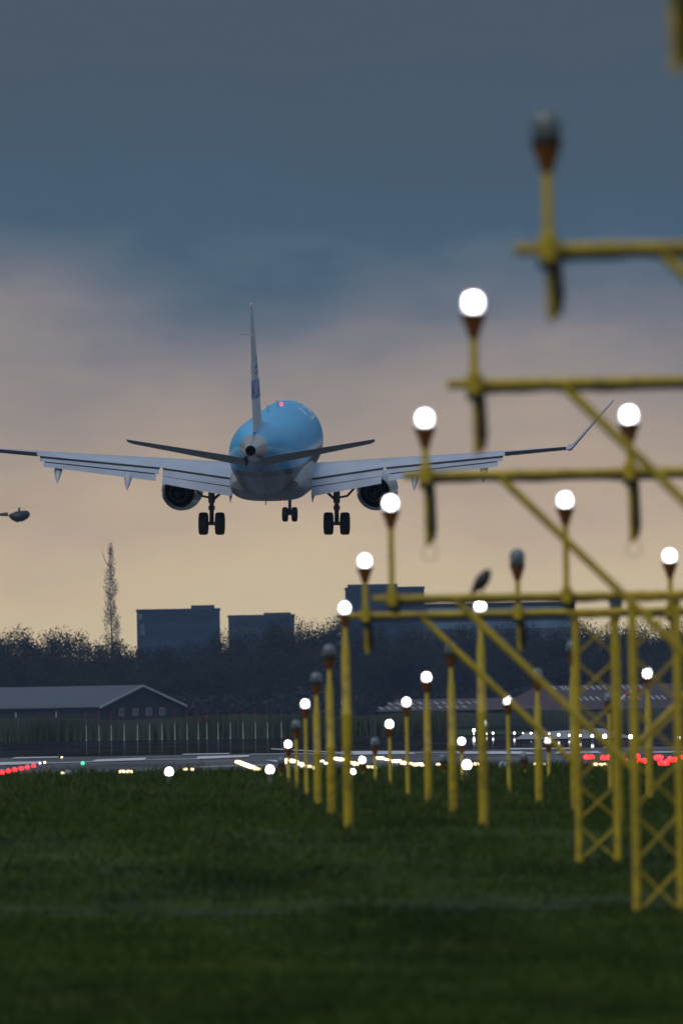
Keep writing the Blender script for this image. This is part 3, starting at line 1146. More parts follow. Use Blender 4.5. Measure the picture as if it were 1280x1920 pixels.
def gantry(k, label):
    d = ROW_D(k)
    zb = EYE + BAR_H[k]
    ground = float(gz(d))
    x0, x1 = 1.65, 6.48
    cx = COL_X(1.5)
    o = thing('light_gantry', label, 'gantry', (cx, d, ground - .02), (0, 0, 0), 'yellow gantries carrying approach lights')
    h = zb - ground + .02
    # crossbar with collars
    mb = MB()
    mb.tube([(x0 - cx, 0, h), (x1 - cx, 0, h)], .030, 16)
    for x in np.arange(x0 + .45, x1, .37):
        mb.tube([(x - cx - .025, 0, h), (x - cx + .025, 0, h)], .034, 16)
    mb.build('crossbar', M['yellow'], o)
    mb = MB()
    pts = []
    for i, x in enumerate(np.arange(x0 + .22, x1 - .2, .125)):
        sag = .005 * math.sin(x * 9.0) + .004 * math.sin(x * 23)
        pts.append((x - cx, -.008, h - .037 + sag))
    mb.tube(pts, .021, 8)
    mb.build('power_cable', M['cable'], o)
    lw = .19
    top = h - .05
    leg_end = {3: 1.50, 4: 1.50}.get(k, 1.5)
    for sg in (-1, 1):
        mb = MB()
        mb.tube([(sg * (cx - 2.36), 0, h - .02), (sg * (lw + .02), 0, h - leg_end)], .03, 12)
        mb.build('strut', M['yellow'], o)
    # lattice tower
    mb = MB()
    nb = max(3, int(round(top / .43)))
    for i in range(nb):
        za, zc_ = top * i / nb, top * (i + 1) / nb
        for (ax, ay, bx, by) in ((-1, -1, 1, -1), (1, -1, 1, 1), (1, 1, -1, 1), (-1, 1, -1, -1)):
            a_, b__ = (ax * lw, ay * lw), (bx * lw, by * lw)
            if i % 2 == 0 or True:
                mb.tube([(a_[0], a_[1], za + .03), (b__[0], b__[1], zc_ - .03)], .0085, 6)
                mb.tube([(b__[0] * .99, b__[1] * .99, za + .03), (a_[0] * .99, a_[1] * .99, zc_ - .03)], .0085, 6)
    tw = mb.build('tower', M['yellow'], o)
    for ax in (-1, 1):
        for ay in (-1, 1):
            mb = MB()
            mb.tube([(ax * lw, ay * lw, 0), (ax * lw, ay * lw, top)], .034, 12)
            mb.build('leg', M['yellow'], tw)
    mb = MB()
    mb.box((-lw - .06, -lw - .06, top), (lw + .06, lw + .06, top + .012))
    mb.build('top_plate', M['yellow'], o, smooth=False)
    return o


GROUP_A = 'approach lights clamped on the yellow crossbars'
GROUP_B = 'approach lights on yellow poles in the grass'
gantry(-1, 'yellow light gantry whose dark stem end just enters the upper right corner')
gantry(0, 'uppermost yellow light gantry in view, carrying an unlit lamp against blue cloud')
gantry(1, 'second highest yellow light gantry, its single lit lamp left of the winglet')
gantry(2, 'yellow light gantry crossing in front of the right wing')
gantry(3, 'yellow light gantry with small dark bird perched on its crossbar')
gantry(4, 'lowest yellow light gantry, its crossbar just below the bird')

stem_lamp(-1, 0, False, 'blurred lamp stem hanging in the upper right corner of the photo', GROUP_A)
stem_lamp(0, 0, False, 'large unlit grey lamp on the highest crossbar against dark blue cloud', GROUP_A)
stem_lamp(1, 0, True, 'largest lit white lamp, on the crossbar above the right wing', GROUP_A)
stem_lamp(2, 0, True, 'lit white lamp above the right wing, left end of its crossbar', GROUP_A)
stem_lamp(2, 1, True, 'lit white lamp touching the tip of the right winglet', GROUP_A)
stem_lamp(3, 0, True, 'lit white lamp overlapping the right engine, above the bird crossbar', GROUP_A)
stem_lamp(3, 1, True, 'lit white lamp on the bird crossbar, crossed by a diagonal strut', GROUP_A)
stem_lamp(4, 0, True, 'lit white lamp below the right engine, left end of lowest crossbar', GROUP_A)
stem_lamp(4, 1, False, 'unlit dark lamp standing just right of the perched bird', GROUP_A)
stem_lamp(4, 2, True, 'lit white lamp above the lowest crossbar at the right edge', GROUP_A)

POLES = [
    (5, 0, True, 'lit lamp on the tallest thick yellow pole, leftmost under the crossbars', 1),
    (5, 1, True, 'lit lamp on thick yellow pole directly below the perched bird', 1),
    (5, 2, False, 'thick yellow pole overlapping the right leg of the left lattice tower', 1),
    (6, 0, False, 'unlit lamp on thick pole just left of the tallest lit pole', 1),
    (6, 1, False, 'unlit lamp on thick pole behind the left diagonal strut', 1),
    (6, 2, False, 'unlit lamp on pole overlapping the left leg of the left tower', 1),
    (7, 0, False, 'unlit lamp on thick pole, second left of the tallest lit pole', 1),
    (7, 1, True, 'lit lamp on pole midway between the two thickest yellow poles', 1),
    (7, 2, False, 'unlit lamp on pole hidden partly by the right diagonal strut', 1),
    (7, 3, True, 'lit lamp on pole seen between the two legs of the right tower', 1),
    (8, 0, True, 'lit lamp on thin pole left of the two unlit thick poles', 0),
    (8, 1, True, 'lit lamp on thin pole, just left of the midway lit pole', 0),
    (8, 2, True, 'lit lamp on thin pole right of the pole under the bird', 0),
    (8, 3, False, 'unlit lamp peeping out left of the lattice tower right leg', 0),
    (9, 0, False, 'small unlit lamp on thin pole at the left of the field', 0),
    (9, 1, True, 'lit lamp on short thin pole right of the tallest pole', 0),
    (9, 2, True, 'lit lamp half hidden behind the thick pole under the bird', 0),
    (9, 3, False, 'small unlit lamp hidden behind the left tower left leg', 0),
    (10, 0, True, 'lit lamp on short thin pole, leftmost lit pole lamp', 0),
    (10, 1, False, 'small unlit lamp on short pole beside the tallest pole', 0),
    (10, 2, True, 'lit lamp on short pole left of the pole under the bird', 0),
    (10, 3, True, 'lit lamp on short pole beside the left lattice tower', 0),
    (11, 0, False, 'small unlit lamp low in the grass below the leftmost lit pole lamp', 0),
    (11, 1, True, 'lit lamp low on the grass edge right of the tallest pole', 0),
    (11, 2, False, 'small unlit lamp low in the grass beside the unlit thick pole', 0),
    (11, 3, False, 'small unlit lamp low in the grass left of the lattice towers', 0),
]
for k, c, lit, lab, thick in POLES:
    pole_lamp(k, c, lit, lab, GROUP_B, thick)

# ------------------------------------------------------------------ small ground lights of runway and threshold


def ground_light_mesh(kind):
    tmp = bpy.data.objects.new('runway_light', None)
    C.objects.link(tmp)
    mb = MB()
    if kind == 'round':
        mb.lathe([(.05, 0), (.05, .17), (.07, .2)], 14)
        b0 = mb.build('base', M['metal'], tmp)
        mb = MB()
        mb.lathe([(.06, .202), (.082, .24), (.086, .28), (.07, .33), (.04, .357), (.001, .365)], 16)
    elif kind == 'inset':
        mb.lathe([(.15, 0), (.15, .03), (.13, .04)], 16)
        b0 = mb.build('base', M['metal'], tmp)
        mb = MB()
        mb.lathe([(.115, .042), (.112, .085), (.085, .115), (.001, .125)], 16)
    else:
        mb.lathe([(.03, 0), (.03, .05), (.045, .06)], 12)
        b0 = mb.build('base', M['metal'], tmp)
        mb = MB()
        mb.lathe([(.045, .062), (.056, .09), (.05, .13), (.001, .155)], 12)
    return tmp, mb


protos = {}


def ground_light(kind, mname, pt, label, group, scale=1.0):
    key = (kind, mname)
    if key not in protos:
        t, mb = ground_light_mesh(kind)
        mb.build('bulb', M[mname], t)
        protos[key] = t
        o = t
    else:
        o = copy_tree(protos[key])
    o.location = pt
    o.scale = (scale,) * 3
    return tag(o, label, 'runway light', group)


def at_ground(x, d):            # photo column at distance d, standing on the ground
    p = P(x, 1400, d)
    p = P(x + 0, 1440, d)
    return Vector((p.x, d, float(gz(d)) + .02))


def light_at(kind, mname, x, y, label, group, scale=1.0, lift=.1):
    """y is the row of the lit part; lift its height over the ground"""
    u, v = x - 640, 960 - y
    c, s = math.cos(ROLL), math.sin(ROLL)
    k = -((-u * s + v * c) - AX_V) / F_PX
    d = (EYE - .47 - lift * scale) / (k - .0009) if k < (EYE - .02 - lift * scale) / 500 else (EYE - .02 - lift * scale) / k
    p = P(x, y, d)
    return ground_light(kind, mname, (p.x, d, float(gz(d)) + .02), label, group, scale)


GW = 'warm white inset lights along the runway edge'
light_at('round', 'lit', 317, 1447, 'single round white light in the grass edge, left of centre', 'round white lights at the grass edge', .78, .28)
light_at('round', 'lit', 506, 1443, 'round white light at the grass edge left of the pole rows', 'round white lights at the grass edge', .8, .28)
light_at('round', 'lit', 661, 1447, 'small round white light at the foot of the tallest pole', 'round white lights at the grass edge', .55, .28)
light_at('round', 'lit', 875, 1434, 'round white light beside the thick pole under the bird', 'round white lights at the grass edge', .9, .28)
light_at('round', 'lit', 803, 1445, 'small round white light behind the midway lit pole', 'round white lights at the grass edge', .6, .28)
light_at('inset', 'warm', 118, 1449.5, 'small warm light in the grass edge below the green light', GW, .45, .09)
for x in (229, 242):
    light_at('inset', 'warm', x, 1446.5, 'pair of warm inset lights left of the single round white light', GW, .55, .09)
for x in (349, 361):
    light_at('inset', 'warm', x, 1442.5, 'pair of warm inset lights right of the single round white light', GW, .5, .09)
for i in range(8):
    f = i / 7
    light_at('inset', 'warm', 446 + 36 * f, 1428 + 14 * f, 'warm inset lights in a slanting row left of the pole rows', 'slanting row of warm inset lights', .62, .09)
for x, y in ((530, 1429), (537, 1425), (546, 1426), (553, 1427)):
    light_at('inset', 'warm', x, y, 'warm inset lights clustered under the leftmost lit pole lamp', 'cluster of warm inset lights', .75, .09)
for x, y in ((563, 1432), (570, 1435), (578, 1437), (587, 1439)):
    light_at('inset', 'warm', x, y, 'warm inset lights among the bases of the left thin poles', 'warm inset lights among the left poles', .65, .09)
for x, y in ((628, 1422), (636, 1423), (643, 1424)):
    light_at('inset', 'warm', x, y, 'warm inset lights between the two leftmost thick poles', 'warm inset lights between thick poles', .75, .09)
for x, y in ((664, 1431), (670, 1433)):
    light_at('inset', 'warm', x, y, 'warm inset lights touching the right side of the tallest pole', 'warm inset lights beside the tallest pole', .65, .09)
for x, y in ((686, 1438), (694, 1438.5), (701, 1438)):
    light_at('inset', 'warm', x, y, 'warm inset lights at the foot of the short unlit pole', 'warm inset lights by the short unlit pole', .55, .09)
for x, y, lab in ((707, 1421, 'just right of the short unlit lamp'), (715, 1421.5, 'just right of the short unlit lamp'),
                  (741, 1427, 'right of the short thin lit pole'), (746, 1426.5, 'right of the short thin lit pole'), (757, 1430, 'left of the thin lit pole'),
                  (763, 1430.5, 'left of the thin lit pole'), (781, 1433.5, 'left of the midway lit pole'), (786, 1433, 'left of the midway lit pole')):
    light_at('inset', 'warm', x, y, 'warm inset light at grass edge ' + lab, 'warm inset lights in the middle of the runway end', .68, .09)
for x, y in ((598, 1428), (604, 1427), (612, 1431), (652, 1427), (656, 1428), (724, 1424), (731, 1425), (770, 1432), (795, 1435), (822, 1433), (836, 1434)):
    light_at('inset', 'warm', x, y, 'dim warm inset light scattered between the pole rows', 'dim warm inset lights between the pole rows', .42, .09)
for x in (889, 895, 901):
    light_at('inset', 'warm', x, 1432.5, 'warm inset lights left of the thick pole under the bird', 'warm inset lights under the bird', .5, .09)
for x in (1002, 1015, 1019):
    light_at('inset', 'warm', x, 1432.5, 'warm inset lights either side of the thin pole by the left tower', 'warm inset lights by the left tower', .4, .09)
for x in (1118, 1126, 1134):
    light_at('inset', 'warm', x, 1433, 'warm inset lights inside the left lattice tower', 'warm inset lights in the left tower', .55, .09)
for i in range(7):
    f = i / 6
    light_at('dot', 'red', -8 + 71 * f, 1451 - 14.5 * f, 'red light in the slanting row at the left edge', 'slanting row of red lights', .78, .1)
for x, y in ((1099, 1420), (1109, 1420), (1130, 1421.5), (1140, 1421)):
    light_at('dot', 'red', x, y, 'red lights seen through the left lattice tower', 'red lights in the left tower', 1.0, .1)
for x, y in ((1172, 1425.5), (1195, 1418), (1199, 1427.5), (1208, 1427.5)):
    light_at('dot', 'red', x, y, 'red lights between the two lattice towers', 'red lights between the towers', 1.0, .1)
for x, y in ((1231, 1421.5), (1237, 1421), (1239, 1431), (1248, 1431), (1256, 1424.5), (1262, 1426), (1267, 1425), (1276, 1420)):
    light_at('dot', 'red', x, y, 'red lights behind the right lattice tower', 'red lights in the right tower', 1.0, .1)
light_at('dot', 'blue', 75, 1431.5, 'tiny violet light at the left of the runway', 'tiny coloured runway lights', .45, .1)
light_at('dot', 'warm', 84, 1430, 'tiny amber light beside the violet one', 'tiny coloured runway lights', .45, .1)
light_at('dot', 'warm', 116, 1420.5, 'tiny amber light farther along the runway', 'tiny coloured runway lights', .45, .1)
light_at('dot', 'green', 155, 1431.5, 'tiny green light on the runway left side', 'tiny coloured runway lights', .65, .1)
# distant white edge lights beside the wet pavement (their mirror images come from the pavement)
for x, y, sc, lab in ((888, 1377, .8, 'leftmost in the far row'), (912, 1377, 1.0, 'beside the thick pole under the bird'), (924, 1376, 1.3, 'right of the thick pole under the bird'),
                      (964, 1376, 1.4, 'leftmost of the close pair group in the far row'), (980, 1376, 1.0, 'second of the far group'), (995, 1376, 1.2, 'third of the far group'),
                      (1012, 1376, 1.1, 'behind the thin pole by the left tower'), (1029, 1377, 1.0, 'above the lit lamp beside the left tower'), (1047, 1379, 1.5, 'left of the left tower'),
                      (1067, 1380, 1.2, 'at the left leg of the left tower'), (1087, 1380.5, 1.5, 'inside the left tower at its left'), (1110, 1381, 1.6, 'in the middle of the left tower'),
                      (1133, 1382, 2.0, 'inside the left tower at its right'), (1182, 1382.5, 2.0, 'between the two towers'), (1272, 1384, 1.7, 'behind the right leg of the right tower')):
    light_at('round', 'lit', x, y - 1, 'far white runway light ' + lab, 'far white runway lights', sc * .45, .28)
light_at('round', 'lit', 888, 1369.5, 'far white speck above the leftmost far light', 'far white runway lights', 1.0, .28)

# unlit pale housings in the grass
for x, y, lab in ((128, 1454, 'pale unlit lamp housing in the grass at left'), (943, 1438, 'pale unlit lamp housing in the grass near the left tower')):
    mb = MB()
    mb.lathe([(.04, 0), (.04, .05), (.07, .07), (.085, .12), (.08, .18), (.05, .22), (.001, .23)], 16)
    o = mb.build('lamp_housing', M['white_housing'])
    p = P(x, y, 470)
    o.location = (p.x, 470, p.z - .12)
    tag(o, lab, 'lamp housing')

# ------------------------------------------------------------------ perched bird
bp = P(903, 1108, ROW_D(3))
bird = thing('bird', 'small dark bird perched on a yellow crossbar', 'bird', (bp.x, bp.y, EYE + BAR_H[3] + .037))
M['feather'] = mat('dark_feathers', (0.018, 0.016, 0.020), .5, noise=.3, scale=25)
M['beak'] = mat('beak', (0.05, 0.04, 0.02), .5, noise=0)
mb = MB()
mb.tube([(-.098, 0, -.005), (-.08, 0, .012), (-.058, 0, .035), (-.025, 0, .07), (.005, 0, .105), (.028, 0, .138), (.043, 0, .163), (.052, 0, .182), (.055, 0, .196), (.057, 0, .202)],
        [.008, .018, .033, .053, .060, .054, .043, .036, .024, .004], 16)
mb.build('body', M['feather'], bird, angle=80)
mb = MB()
mb.tube([(.066, -.004, .186), (.084, -.006, .19), (.094, -.007, .19)], [.008, .004, .001], 8)
mb.build('beak', M['beak'], bird)
for sx in (-.012, .012):
    mb = MB()
    mb.tube([(.0, sx, .07), (.012, sx, .03), (.006, sx, 0), (.03, sx, -.002)], [.008, .004, .0035, .003], 6)
    mb.build('leg', M['beak'], bird)
    mb = MB()
    mb.tube([(-.085, sx * 2.6, .0), (-.05, sx * 3.4, .04), (-.005, sx * 4.0, .09), (.025, sx * 3.2, .13)], [.004, .020, .030, .014], 10, flat=.8)
    mb.build('wing', M['feather'], bird)
bird.rotation_euler = (0, 0, R(-14))

# ------------------------------------------------------------------ far background
D_TREE, D_BLD, D_BARN, D_HALL = 4500.0, 5600.0, 4000.0, 3600.0


def leaf_cloud(centres, radii, count, size, squash=1.0):
    """leaf-clump quads filling ellipsoids"""
    out = []
    for c, r, n in zip(centres, radii, count):
        v = rng.normal(size=(n, 3))
        v /= np.linalg.norm(v, axis=1)[:, None]
        rad = rng.random(n) ** .55
        p = np.array(c) + v * rad[:, None] * np.array(r)
        s = size * (.5 + rng.random(n))
        e1 = rng.normal(size=(n, 3))
        e1 /= np.linalg.norm(e1, axis=1)[:, None]
        e2 = np.cross(e1, rng.normal(size=(n, 3)))
        e2 /= np.linalg.norm(e2, axis=1)[:, None]
        q = np.empty((n, 4, 3))
        q[:, 0] = p - e1 * s[:, None]
        q[:, 1] = p - e2 * s[:, None] * .6
        q[:, 2] = p + e1 * s[:, None]
        q[:, 3] = p + e2 * s[:, None] * .6
        out.append(q.reshape(-1, 3))
    V_ = np.concatenate(out)
    return V_, np.arange(len(V_)).reshape(-1, 4)


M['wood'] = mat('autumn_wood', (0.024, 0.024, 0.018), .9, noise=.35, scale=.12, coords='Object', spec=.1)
M['bark'] = mat('bark', (0.13, 0.12, 0.11), .9, noise=.2)
# top outline of the wood read as heights along the row
TX = [-400, -40, 0, 40, 70, 100, 150, 180, 205, 240, 262, 330, 392, 425, 455, 540, 575, 640, 720, 800, 900, 1000, 1100, 1170, 1230, 1300, 1700]
TY = [1190, 1178, 1176, 1172, 1182, 1174, 1180, 1192, 1192, 1202, 1214, 1208, 1196, 1174, 1166, 1160, 1152, 1158, 1168, 1172, 1168, 1172, 1165, 1160, 1168, 1170, 1190]
cs, rs_, ns = [], [], []
for layer, (dd, dy) in enumerate(((4500, 0), (4430, 22), (4360, 55))):
    x = -170.0
    while x < 1460:
        y = float(np.interp(x, TX, TY)) + dy + random.uniform(-7, 14)
        top = P(x, y, dd)
        base = float(gz(dd))
        hgt = top.z - base
        rw = random.uniform(2.2, 4.2)
        cs.append((top.x, dd + random.uniform(-15, 15), base + hgt * .58))
        rs_.append((rw, rw, hgt * .44))
        ns.append(2300)
        for q in range(5):
            a = random.random() * 2 * PI
            cs.append((top.x + rw * .8 * math.cos(a), dd + rw * math.sin(a), base + hgt * random.uniform(.55, .88)))
            rs_.append((rw * .5, rw * .5, hgt * .12))
            ns.append(300)
        x += random.uniform(14, 28)
Vt, Ft = leaf_cloud(cs, rs_, ns, .17)
# undergrowth at the foot of the wood
cu, ru, nu = [], [], []
for x in np.arange(-170, 1460, 16):
    p = P(float(x), 1340, 4330)
    cu.append((p.x, 4330 + random.uniform(-8, 8), float(gz(4330)) + 2.5))
    ru.append((2.6, 2.6, 3.2 + random.random()))
    nu.append(160)
Vu, Fu = leaf_cloud(cu, ru, nu, .6)
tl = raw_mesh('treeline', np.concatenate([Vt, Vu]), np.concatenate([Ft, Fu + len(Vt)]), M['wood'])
tag(tl, 'dark hazy wood stretching across the whole horizon', 'woods', kind='stuff')

# tall slender poplar
D_POP = 4700.0
pb = P(209, 1190, D_POP)
pt = P(208, 1020, D_POP)
pop = thing('poplar_tree', 'tall slender poplar standing high above the wood at left', 'tree', (pb.x, D_POP, float(gz(D_POP))))
ph = pt.z - float(gz(D_POP))
mb = MB()
mb.tube([(0, 0, 0), (.1, 0, ph * .4), (-.1, 0, ph * .75), (0, 0, ph * .97)], [.3, .16, .08, .03], 10)
for i in range(26):
    zq = ph * random.uniform(.3, .9)
    a = random.random() * 2 * PI
    rr_ = random.uniform(.8, 1.7)
    mb.tube([(0, 0, zq), (rr_ * .6 * math.cos(a), rr_ * .6 * math.sin(a), zq + 1.2), (rr_ * math.cos(a), rr_ * math.sin(a), zq + 3.4)], [.06, .04, .015], 5)
mb.build('trunk', M['bark'], pop)
cs, rs_, ns = [], [], []
for i in range(120):
    zq = ph * (.30 + .68 * random.random() ** 1.35)
    f = max(0, (zq / ph - .30) / .69)
    w_ = 1.6 * (1 - f) ** .55 * (.55 + min(1, f * 2.2) * .65) + .2
    a = random.random() * 2 * PI
    rr_ = w_ * math.sqrt(random.random())
    cs.append((rr_ * math.cos(a), rr_ * math.sin(a), zq))
    rs_.append((.6, .6, 1.6))
    ns.append(50)
Vp, Fp = leaf_cloud(cs, rs_, ns, .12)
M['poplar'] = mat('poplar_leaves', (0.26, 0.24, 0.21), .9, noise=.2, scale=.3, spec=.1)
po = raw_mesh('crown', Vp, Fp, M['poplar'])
po.parent = pop

# far buildings
M['haze_blue'] = mat('haze_blue_facade', (0.012, 0.034, 0.085), .5, noise=.1, scale=.1)  # the blue that distance haze gives is put into these facade colours
M['facade_glass'] = mat('office_glass', (0.010, 0.026, 0.068), .4, noise=.1, scale=.2)
M['pale_glass'] = mat('pale_window', (0.10, 0.16, 0.24), .2, noise=.1, scale=.2)
M['grey_facade'] = mat('haze_grey_facade', (0.024, 0.038, 0.066), .6, noise=.1, scale=.1)


def building(x0, x1, y, d, label, m, depth=26, blocks=(), win=None, name='office_building'):
    a, b = P(x0, y, d), P(x1, y, d)
    w = b.x - a.x
    base = float(gz(d))
    h = (a.z + b.z) / 2 - base
    o = thing(name, label, 'building', (a.x + w / 2, d + depth / 2, base))
    mb = MB()
    mb.box((-w / 2, -depth / 2, 0), (w / 2, depth / 2, h))
    wl = mb.build('wall', m, o, smooth=False)
    mb = MB()
    t = .35
    mb.box((-w / 2 - .15, -depth / 2 - .15, h), (w / 2 + .15, -depth / 2 + t, h + .55))
    mb.box((-w / 2 - .15, depth / 2 - t, h), (w / 2 + .15, depth / 2 + .15, h + .55))
    mb.box((-w / 2 - .15, -depth / 2 + t, h), (-w / 2 + t, depth / 2 - t, h + .55))
    mb.box((w / 2 - t, -depth / 2 + t, h), (w / 2 + .15, depth / 2 - t, h + .55))
    mb.build('parapet', m, o, smooth=False)
    for xa, xb, yy in blocks:
        p, q = P(xa, yy, d), P(xb, yy, d)
        mb = MB()
        mb.box((p.x - a.x - w / 2, -depth * .3, h), (q.x - a.x - w / 2, depth * .3, p.z - base))
        mb.build('roof_block', m, o, smooth=False)
    fl = max(3, int(h / 3.4))
    for i in range(fl):
        zq = h * (i + .35) / fl
        mb = MB()
        mb.box((-w / 2 + .8, -depth / 2 - .05, zq), (w / 2 - .8, -depth / 2 + .02, zq + h / fl * .5))
        mb.build('window_band', win or M['facade_glass'], o, smooth=False)
    return o


bl0 = building(256, 412, 1146, D_BLD, 'dark haze-blue flat-roofed office block rising above the wood at left', M['haze_blue'], blocks=((358, 402, 1135),))
building(428, 552, 1157, D_BLD + 250, 'greyish flat-roofed block beside the dark haze-blue block, left of the poles', M['grey_facade'], blocks=((495, 545, 1149),))
building(648, 795, 1105, D_BLD + 100, 'dark haze-blue high block whose top shows above the crossbars', M['haze_blue'], blocks=((652, 745, 1096),))
building(796, 1076, 1134, D_BLD + 300, 'long low dark block glimpsed between the two lowest crossbars', M['grey_facade'], win=M['pale_glass'])

for px, py in ((263, 1157), (267, 1176), (268, 1186)):
    p = P(px, py, D_BLD)
    mb = MB()
    q = p - bl0.location
    mb.box((q.x - .45, -13.12, q.z - .7), (q.x + .45, -13.02, q.z + .7))
    mb.build('window', M['pale_glass'], bl0, smooth=False)

# ---- left barn
M['barn_wall'] = mat('dark_boards', (0.010, 0.012, 0.016), .8, noise=.2, scale=.5)
M['barn_roof'] = mat('grey_sheet_roof', (0.032, 0.039, 0.052), .45, noise=.12, scale=.4, stretch=(1, .1, 1))
M['trim'] = mat('white_trim', (0.36, 0.40, 0.44), .6, noise=.1, scale=1)
M['pane'] = mat('barn_pane', (0.05, 0.06, 0.07), .15, noise=0)


def gable_house(cpt, ang, W, Ln, eave, ridge, label, name, wall, roof, cat='barn'):
    """cpt: middle of the front gable foot; the house runs back from it (local +y)"""
    o = thing(name, label, cat, cpt, (0, 0, ang))
    mb = MB()
    w = W / 2
    mb.box((-w, 0, 0), (w, Ln, eave))
    mb.rings([[(-w, 0.0, eave), (w, 0.0, eave), (0, 0.0, ridge - .05)], [(-w, Ln, eave), (w, Ln, eave), (0, Ln, ridge - .05)]])
    mb.build('wall', wall, o, smooth=False)
    for sg in (-1, 1):
        mb = MB()
        ov = .7
        ez = eave - ov * (ridge - eave) / w
        mb.rings([[(sg * (w + ov), -.6, ez), (0, -.6, ridge), (0, -.6, ridge + .18), (sg * (w + ov), -.6, ez + .18)],
                  [(sg * (w + ov), Ln + .6, ez), (0, Ln + .6, ridge), (0, Ln + .6, ridge + .18), (sg * (w + ov), Ln + .6, ez + .18)]])
        rf = mb.build('roof', roof, o, smooth=False)
        mb = MB()
        mb.rings([[(sg * (w + ov), -.72, ez - .1), (0, -.72, ridge - .1), (0, -.72, ridge + .25), (sg * (w + ov), -.72, ez + .25)],
                  [(sg * (w + ov), -.605, ez - .1), (0, -.605, ridge - .1), (0, -.605, ridge + .25), (sg * (w + ov), -.605, ez + .25)]])
        mb.build('rake_trim', M['trim'], rf, smooth=False)
    return o


an = R(40)
g1, g2 = P(187, 1362, D_BARN), P(343, 1362, D_BARN)
W = (g2.x - g1.x) / math.cos(an)
gm = P(265, 1362, D_BARN)
barn = gable_house((gm.x, D_BARN, float(gz(D_BARN))), an, W * .97, 52, 3.9, 7.15, 'long dark barn with grey roof and white gable trim at the left', 'barn', M['barn_wall'], M['barn_roof'])
for px in (228, 254, 279, 304):
    lx = (P(px, 1340, D_BARN).x - gm.x) / math.cos(an)
    mb = MB()
    for (a0, b0, a1, b1) in ((-.55, 2.35, -.48, 3.5), (.48, 2.35, .55, 3.5), (-.55, 2.28, .55, 2.35), (-.48, 3.43, .48, 3.5), (-.04, 2.35, .04, 3.43)):
        mb.box((lx + a0, -.09, b0), (lx + a1, .02, b1))
    wn = mb.build('window', M['trim'], barn, smooth=False)
    mb = MB()
    mb.box((lx - .48, -.05, 2.35), (lx + .48, .01, 3.43))
    mb.build('pane', M['pane'], wn, smooth=False)
for ly in (10.5, 21):
    mb = MB()
    mb.box((-W * .97 / 2 - .85, ly, 0), (-W * .97 / 2 - .7, ly + .15, 3.2))
    mb.build('downpipe', M['trim'], barn, smooth=False)

# ---- right: red-roofed halls with roof lights
M['red_roof'] = mat('dull_red_roof', (0.050, 0.027, 0.031), .7, noise=.12, scale=.3)
M['hall_wall'] = mat('dark_hall_wall', (0.02, 0.026, 0.034), .7, noise=.15, scale=.2)
M['skylight'] = mat('pale_rooflight', (0.25, 0.27, 0.30), .3, noise=.05)
M['door_pale'] = mat('pale_door', (0.16, 0.19, 0.23), .6, noise=.1)


def hip_hall(x0, xr0, x1, y_eave, y_ridge, d, depth, label, rows, doors=()):
    a, r0, b = P(x0, y_eave, d), P(xr0, y_ridge, d + depth / 2), P(x1, y_eave, d)
    base = float(gz(d))
    he, hr = P((x0 + x1) / 2, y_eave, d).z - base, P((x0 + x1) / 2, y_ridge, d + depth / 2).z - base
    cx = (a.x + b.x) / 2
    o = thing('hall', label, 'building', (cx, d, base))
    xa, xb = a.x - cx, b.x - cx
    ra = r0.x - cx
    rb = xb - (ra - xa)
    mb = MB()
    mb.box((xa + .8, .8, 0), (xb - .8, depth - .8, he))
    mb.build('wall', M['hall_wall'], o, smooth=False)
    mb = MB()
    e = [Vector((xa, 0, he)), Vector((xb, 0, he)), Vector((xb, depth, he)), Vector((xa, depth, he))]
    q0, q1 = Vector((ra, depth / 2, hr)), Vector((rb, depth / 2, hr))
    mb.face([e[0], e[1], q1, q0])
    mb.face([e[1], e[2], q1])
    mb.face([e[2], e[3], q0, q1])
    mb.face([e[3], e[0], q0])
    mb.face([e[0], e[3], e[2], e[1]])
    rf = mb.build('roof', M['red_roof'], o, smooth=False)
    sl = (hr - he) / (depth / 2)
    for px0, px1, yy, n in rows:
        f = (y_eave - yy) / (y_eave - y_ridge)
        for i in range(n):
            xx = P(px0 + (px1 - px0) * i / (n - 1), yy, d + depth / 2 * f).x - cx
            y0, z0 = depth / 2 * f, he + (hr - he) * f
            mb = MB()
            mb.rings([[(xx + .0, y0 - .9, z0 - .9 * sl + .01), (xx + .32, y0 - .9, z0 - .9 * sl + .01), (xx - .25, y0 + .9, z0 + .9 * sl + .01), (xx - .57, y0 + .9, z0 + .9 * sl + .01)],
                      [(xx + .0, y0 - .9, z0 - .9 * sl + .12), (xx + .32, y0 - .9, z0 - .9 * sl + .12), (xx - .25, y0 + .9, z0 + .9 * sl + .12), (xx - .57, y0 + .9, z0 + .9 * sl + .12)]])
            mb.build('skylight', M['skylight'], rf, smooth=False)
    for px0, px1, yt in doors:
        p, q = P(px0, yt, d), P(px1, yt, d)
        mb = MB()
        mb.box((p.x - cx, .68, 0.02), (q.x - cx, .79, p.z - base))
        mb.build('door', M['door_pale'], o, smooth=False)
    return o


hip_hall(918, 1010, 1420, 1330, 1283, D_HALL, 26, 'large hall with dull red hipped roof behind the lattice towers',
         ((1040, 1056, 1290, 2), (1064, 1100, 1290, 3), (1112, 1135, 1290, 3), (1170, 1202, 1290, 4), (1088, 1122, 1310, 4), (1168, 1196, 1310, 3), (1224, 1245, 1310, 3)),
         ((1022, 1040, 1340), (1094, 1104, 1335)))
hip_hall(706, 745, 1008, 1332, 1310, D_HALL - 60, 20, 'lower red-roofed shed left of the large hall, behind the thick poles',
         ((733, 748, 1319, 2), (774, 834, 1319, 5), (850, 894, 1319, 4), (716, 730, 1327, 2), (745, 805, 1327, 5), (826, 872, 1327, 4)))

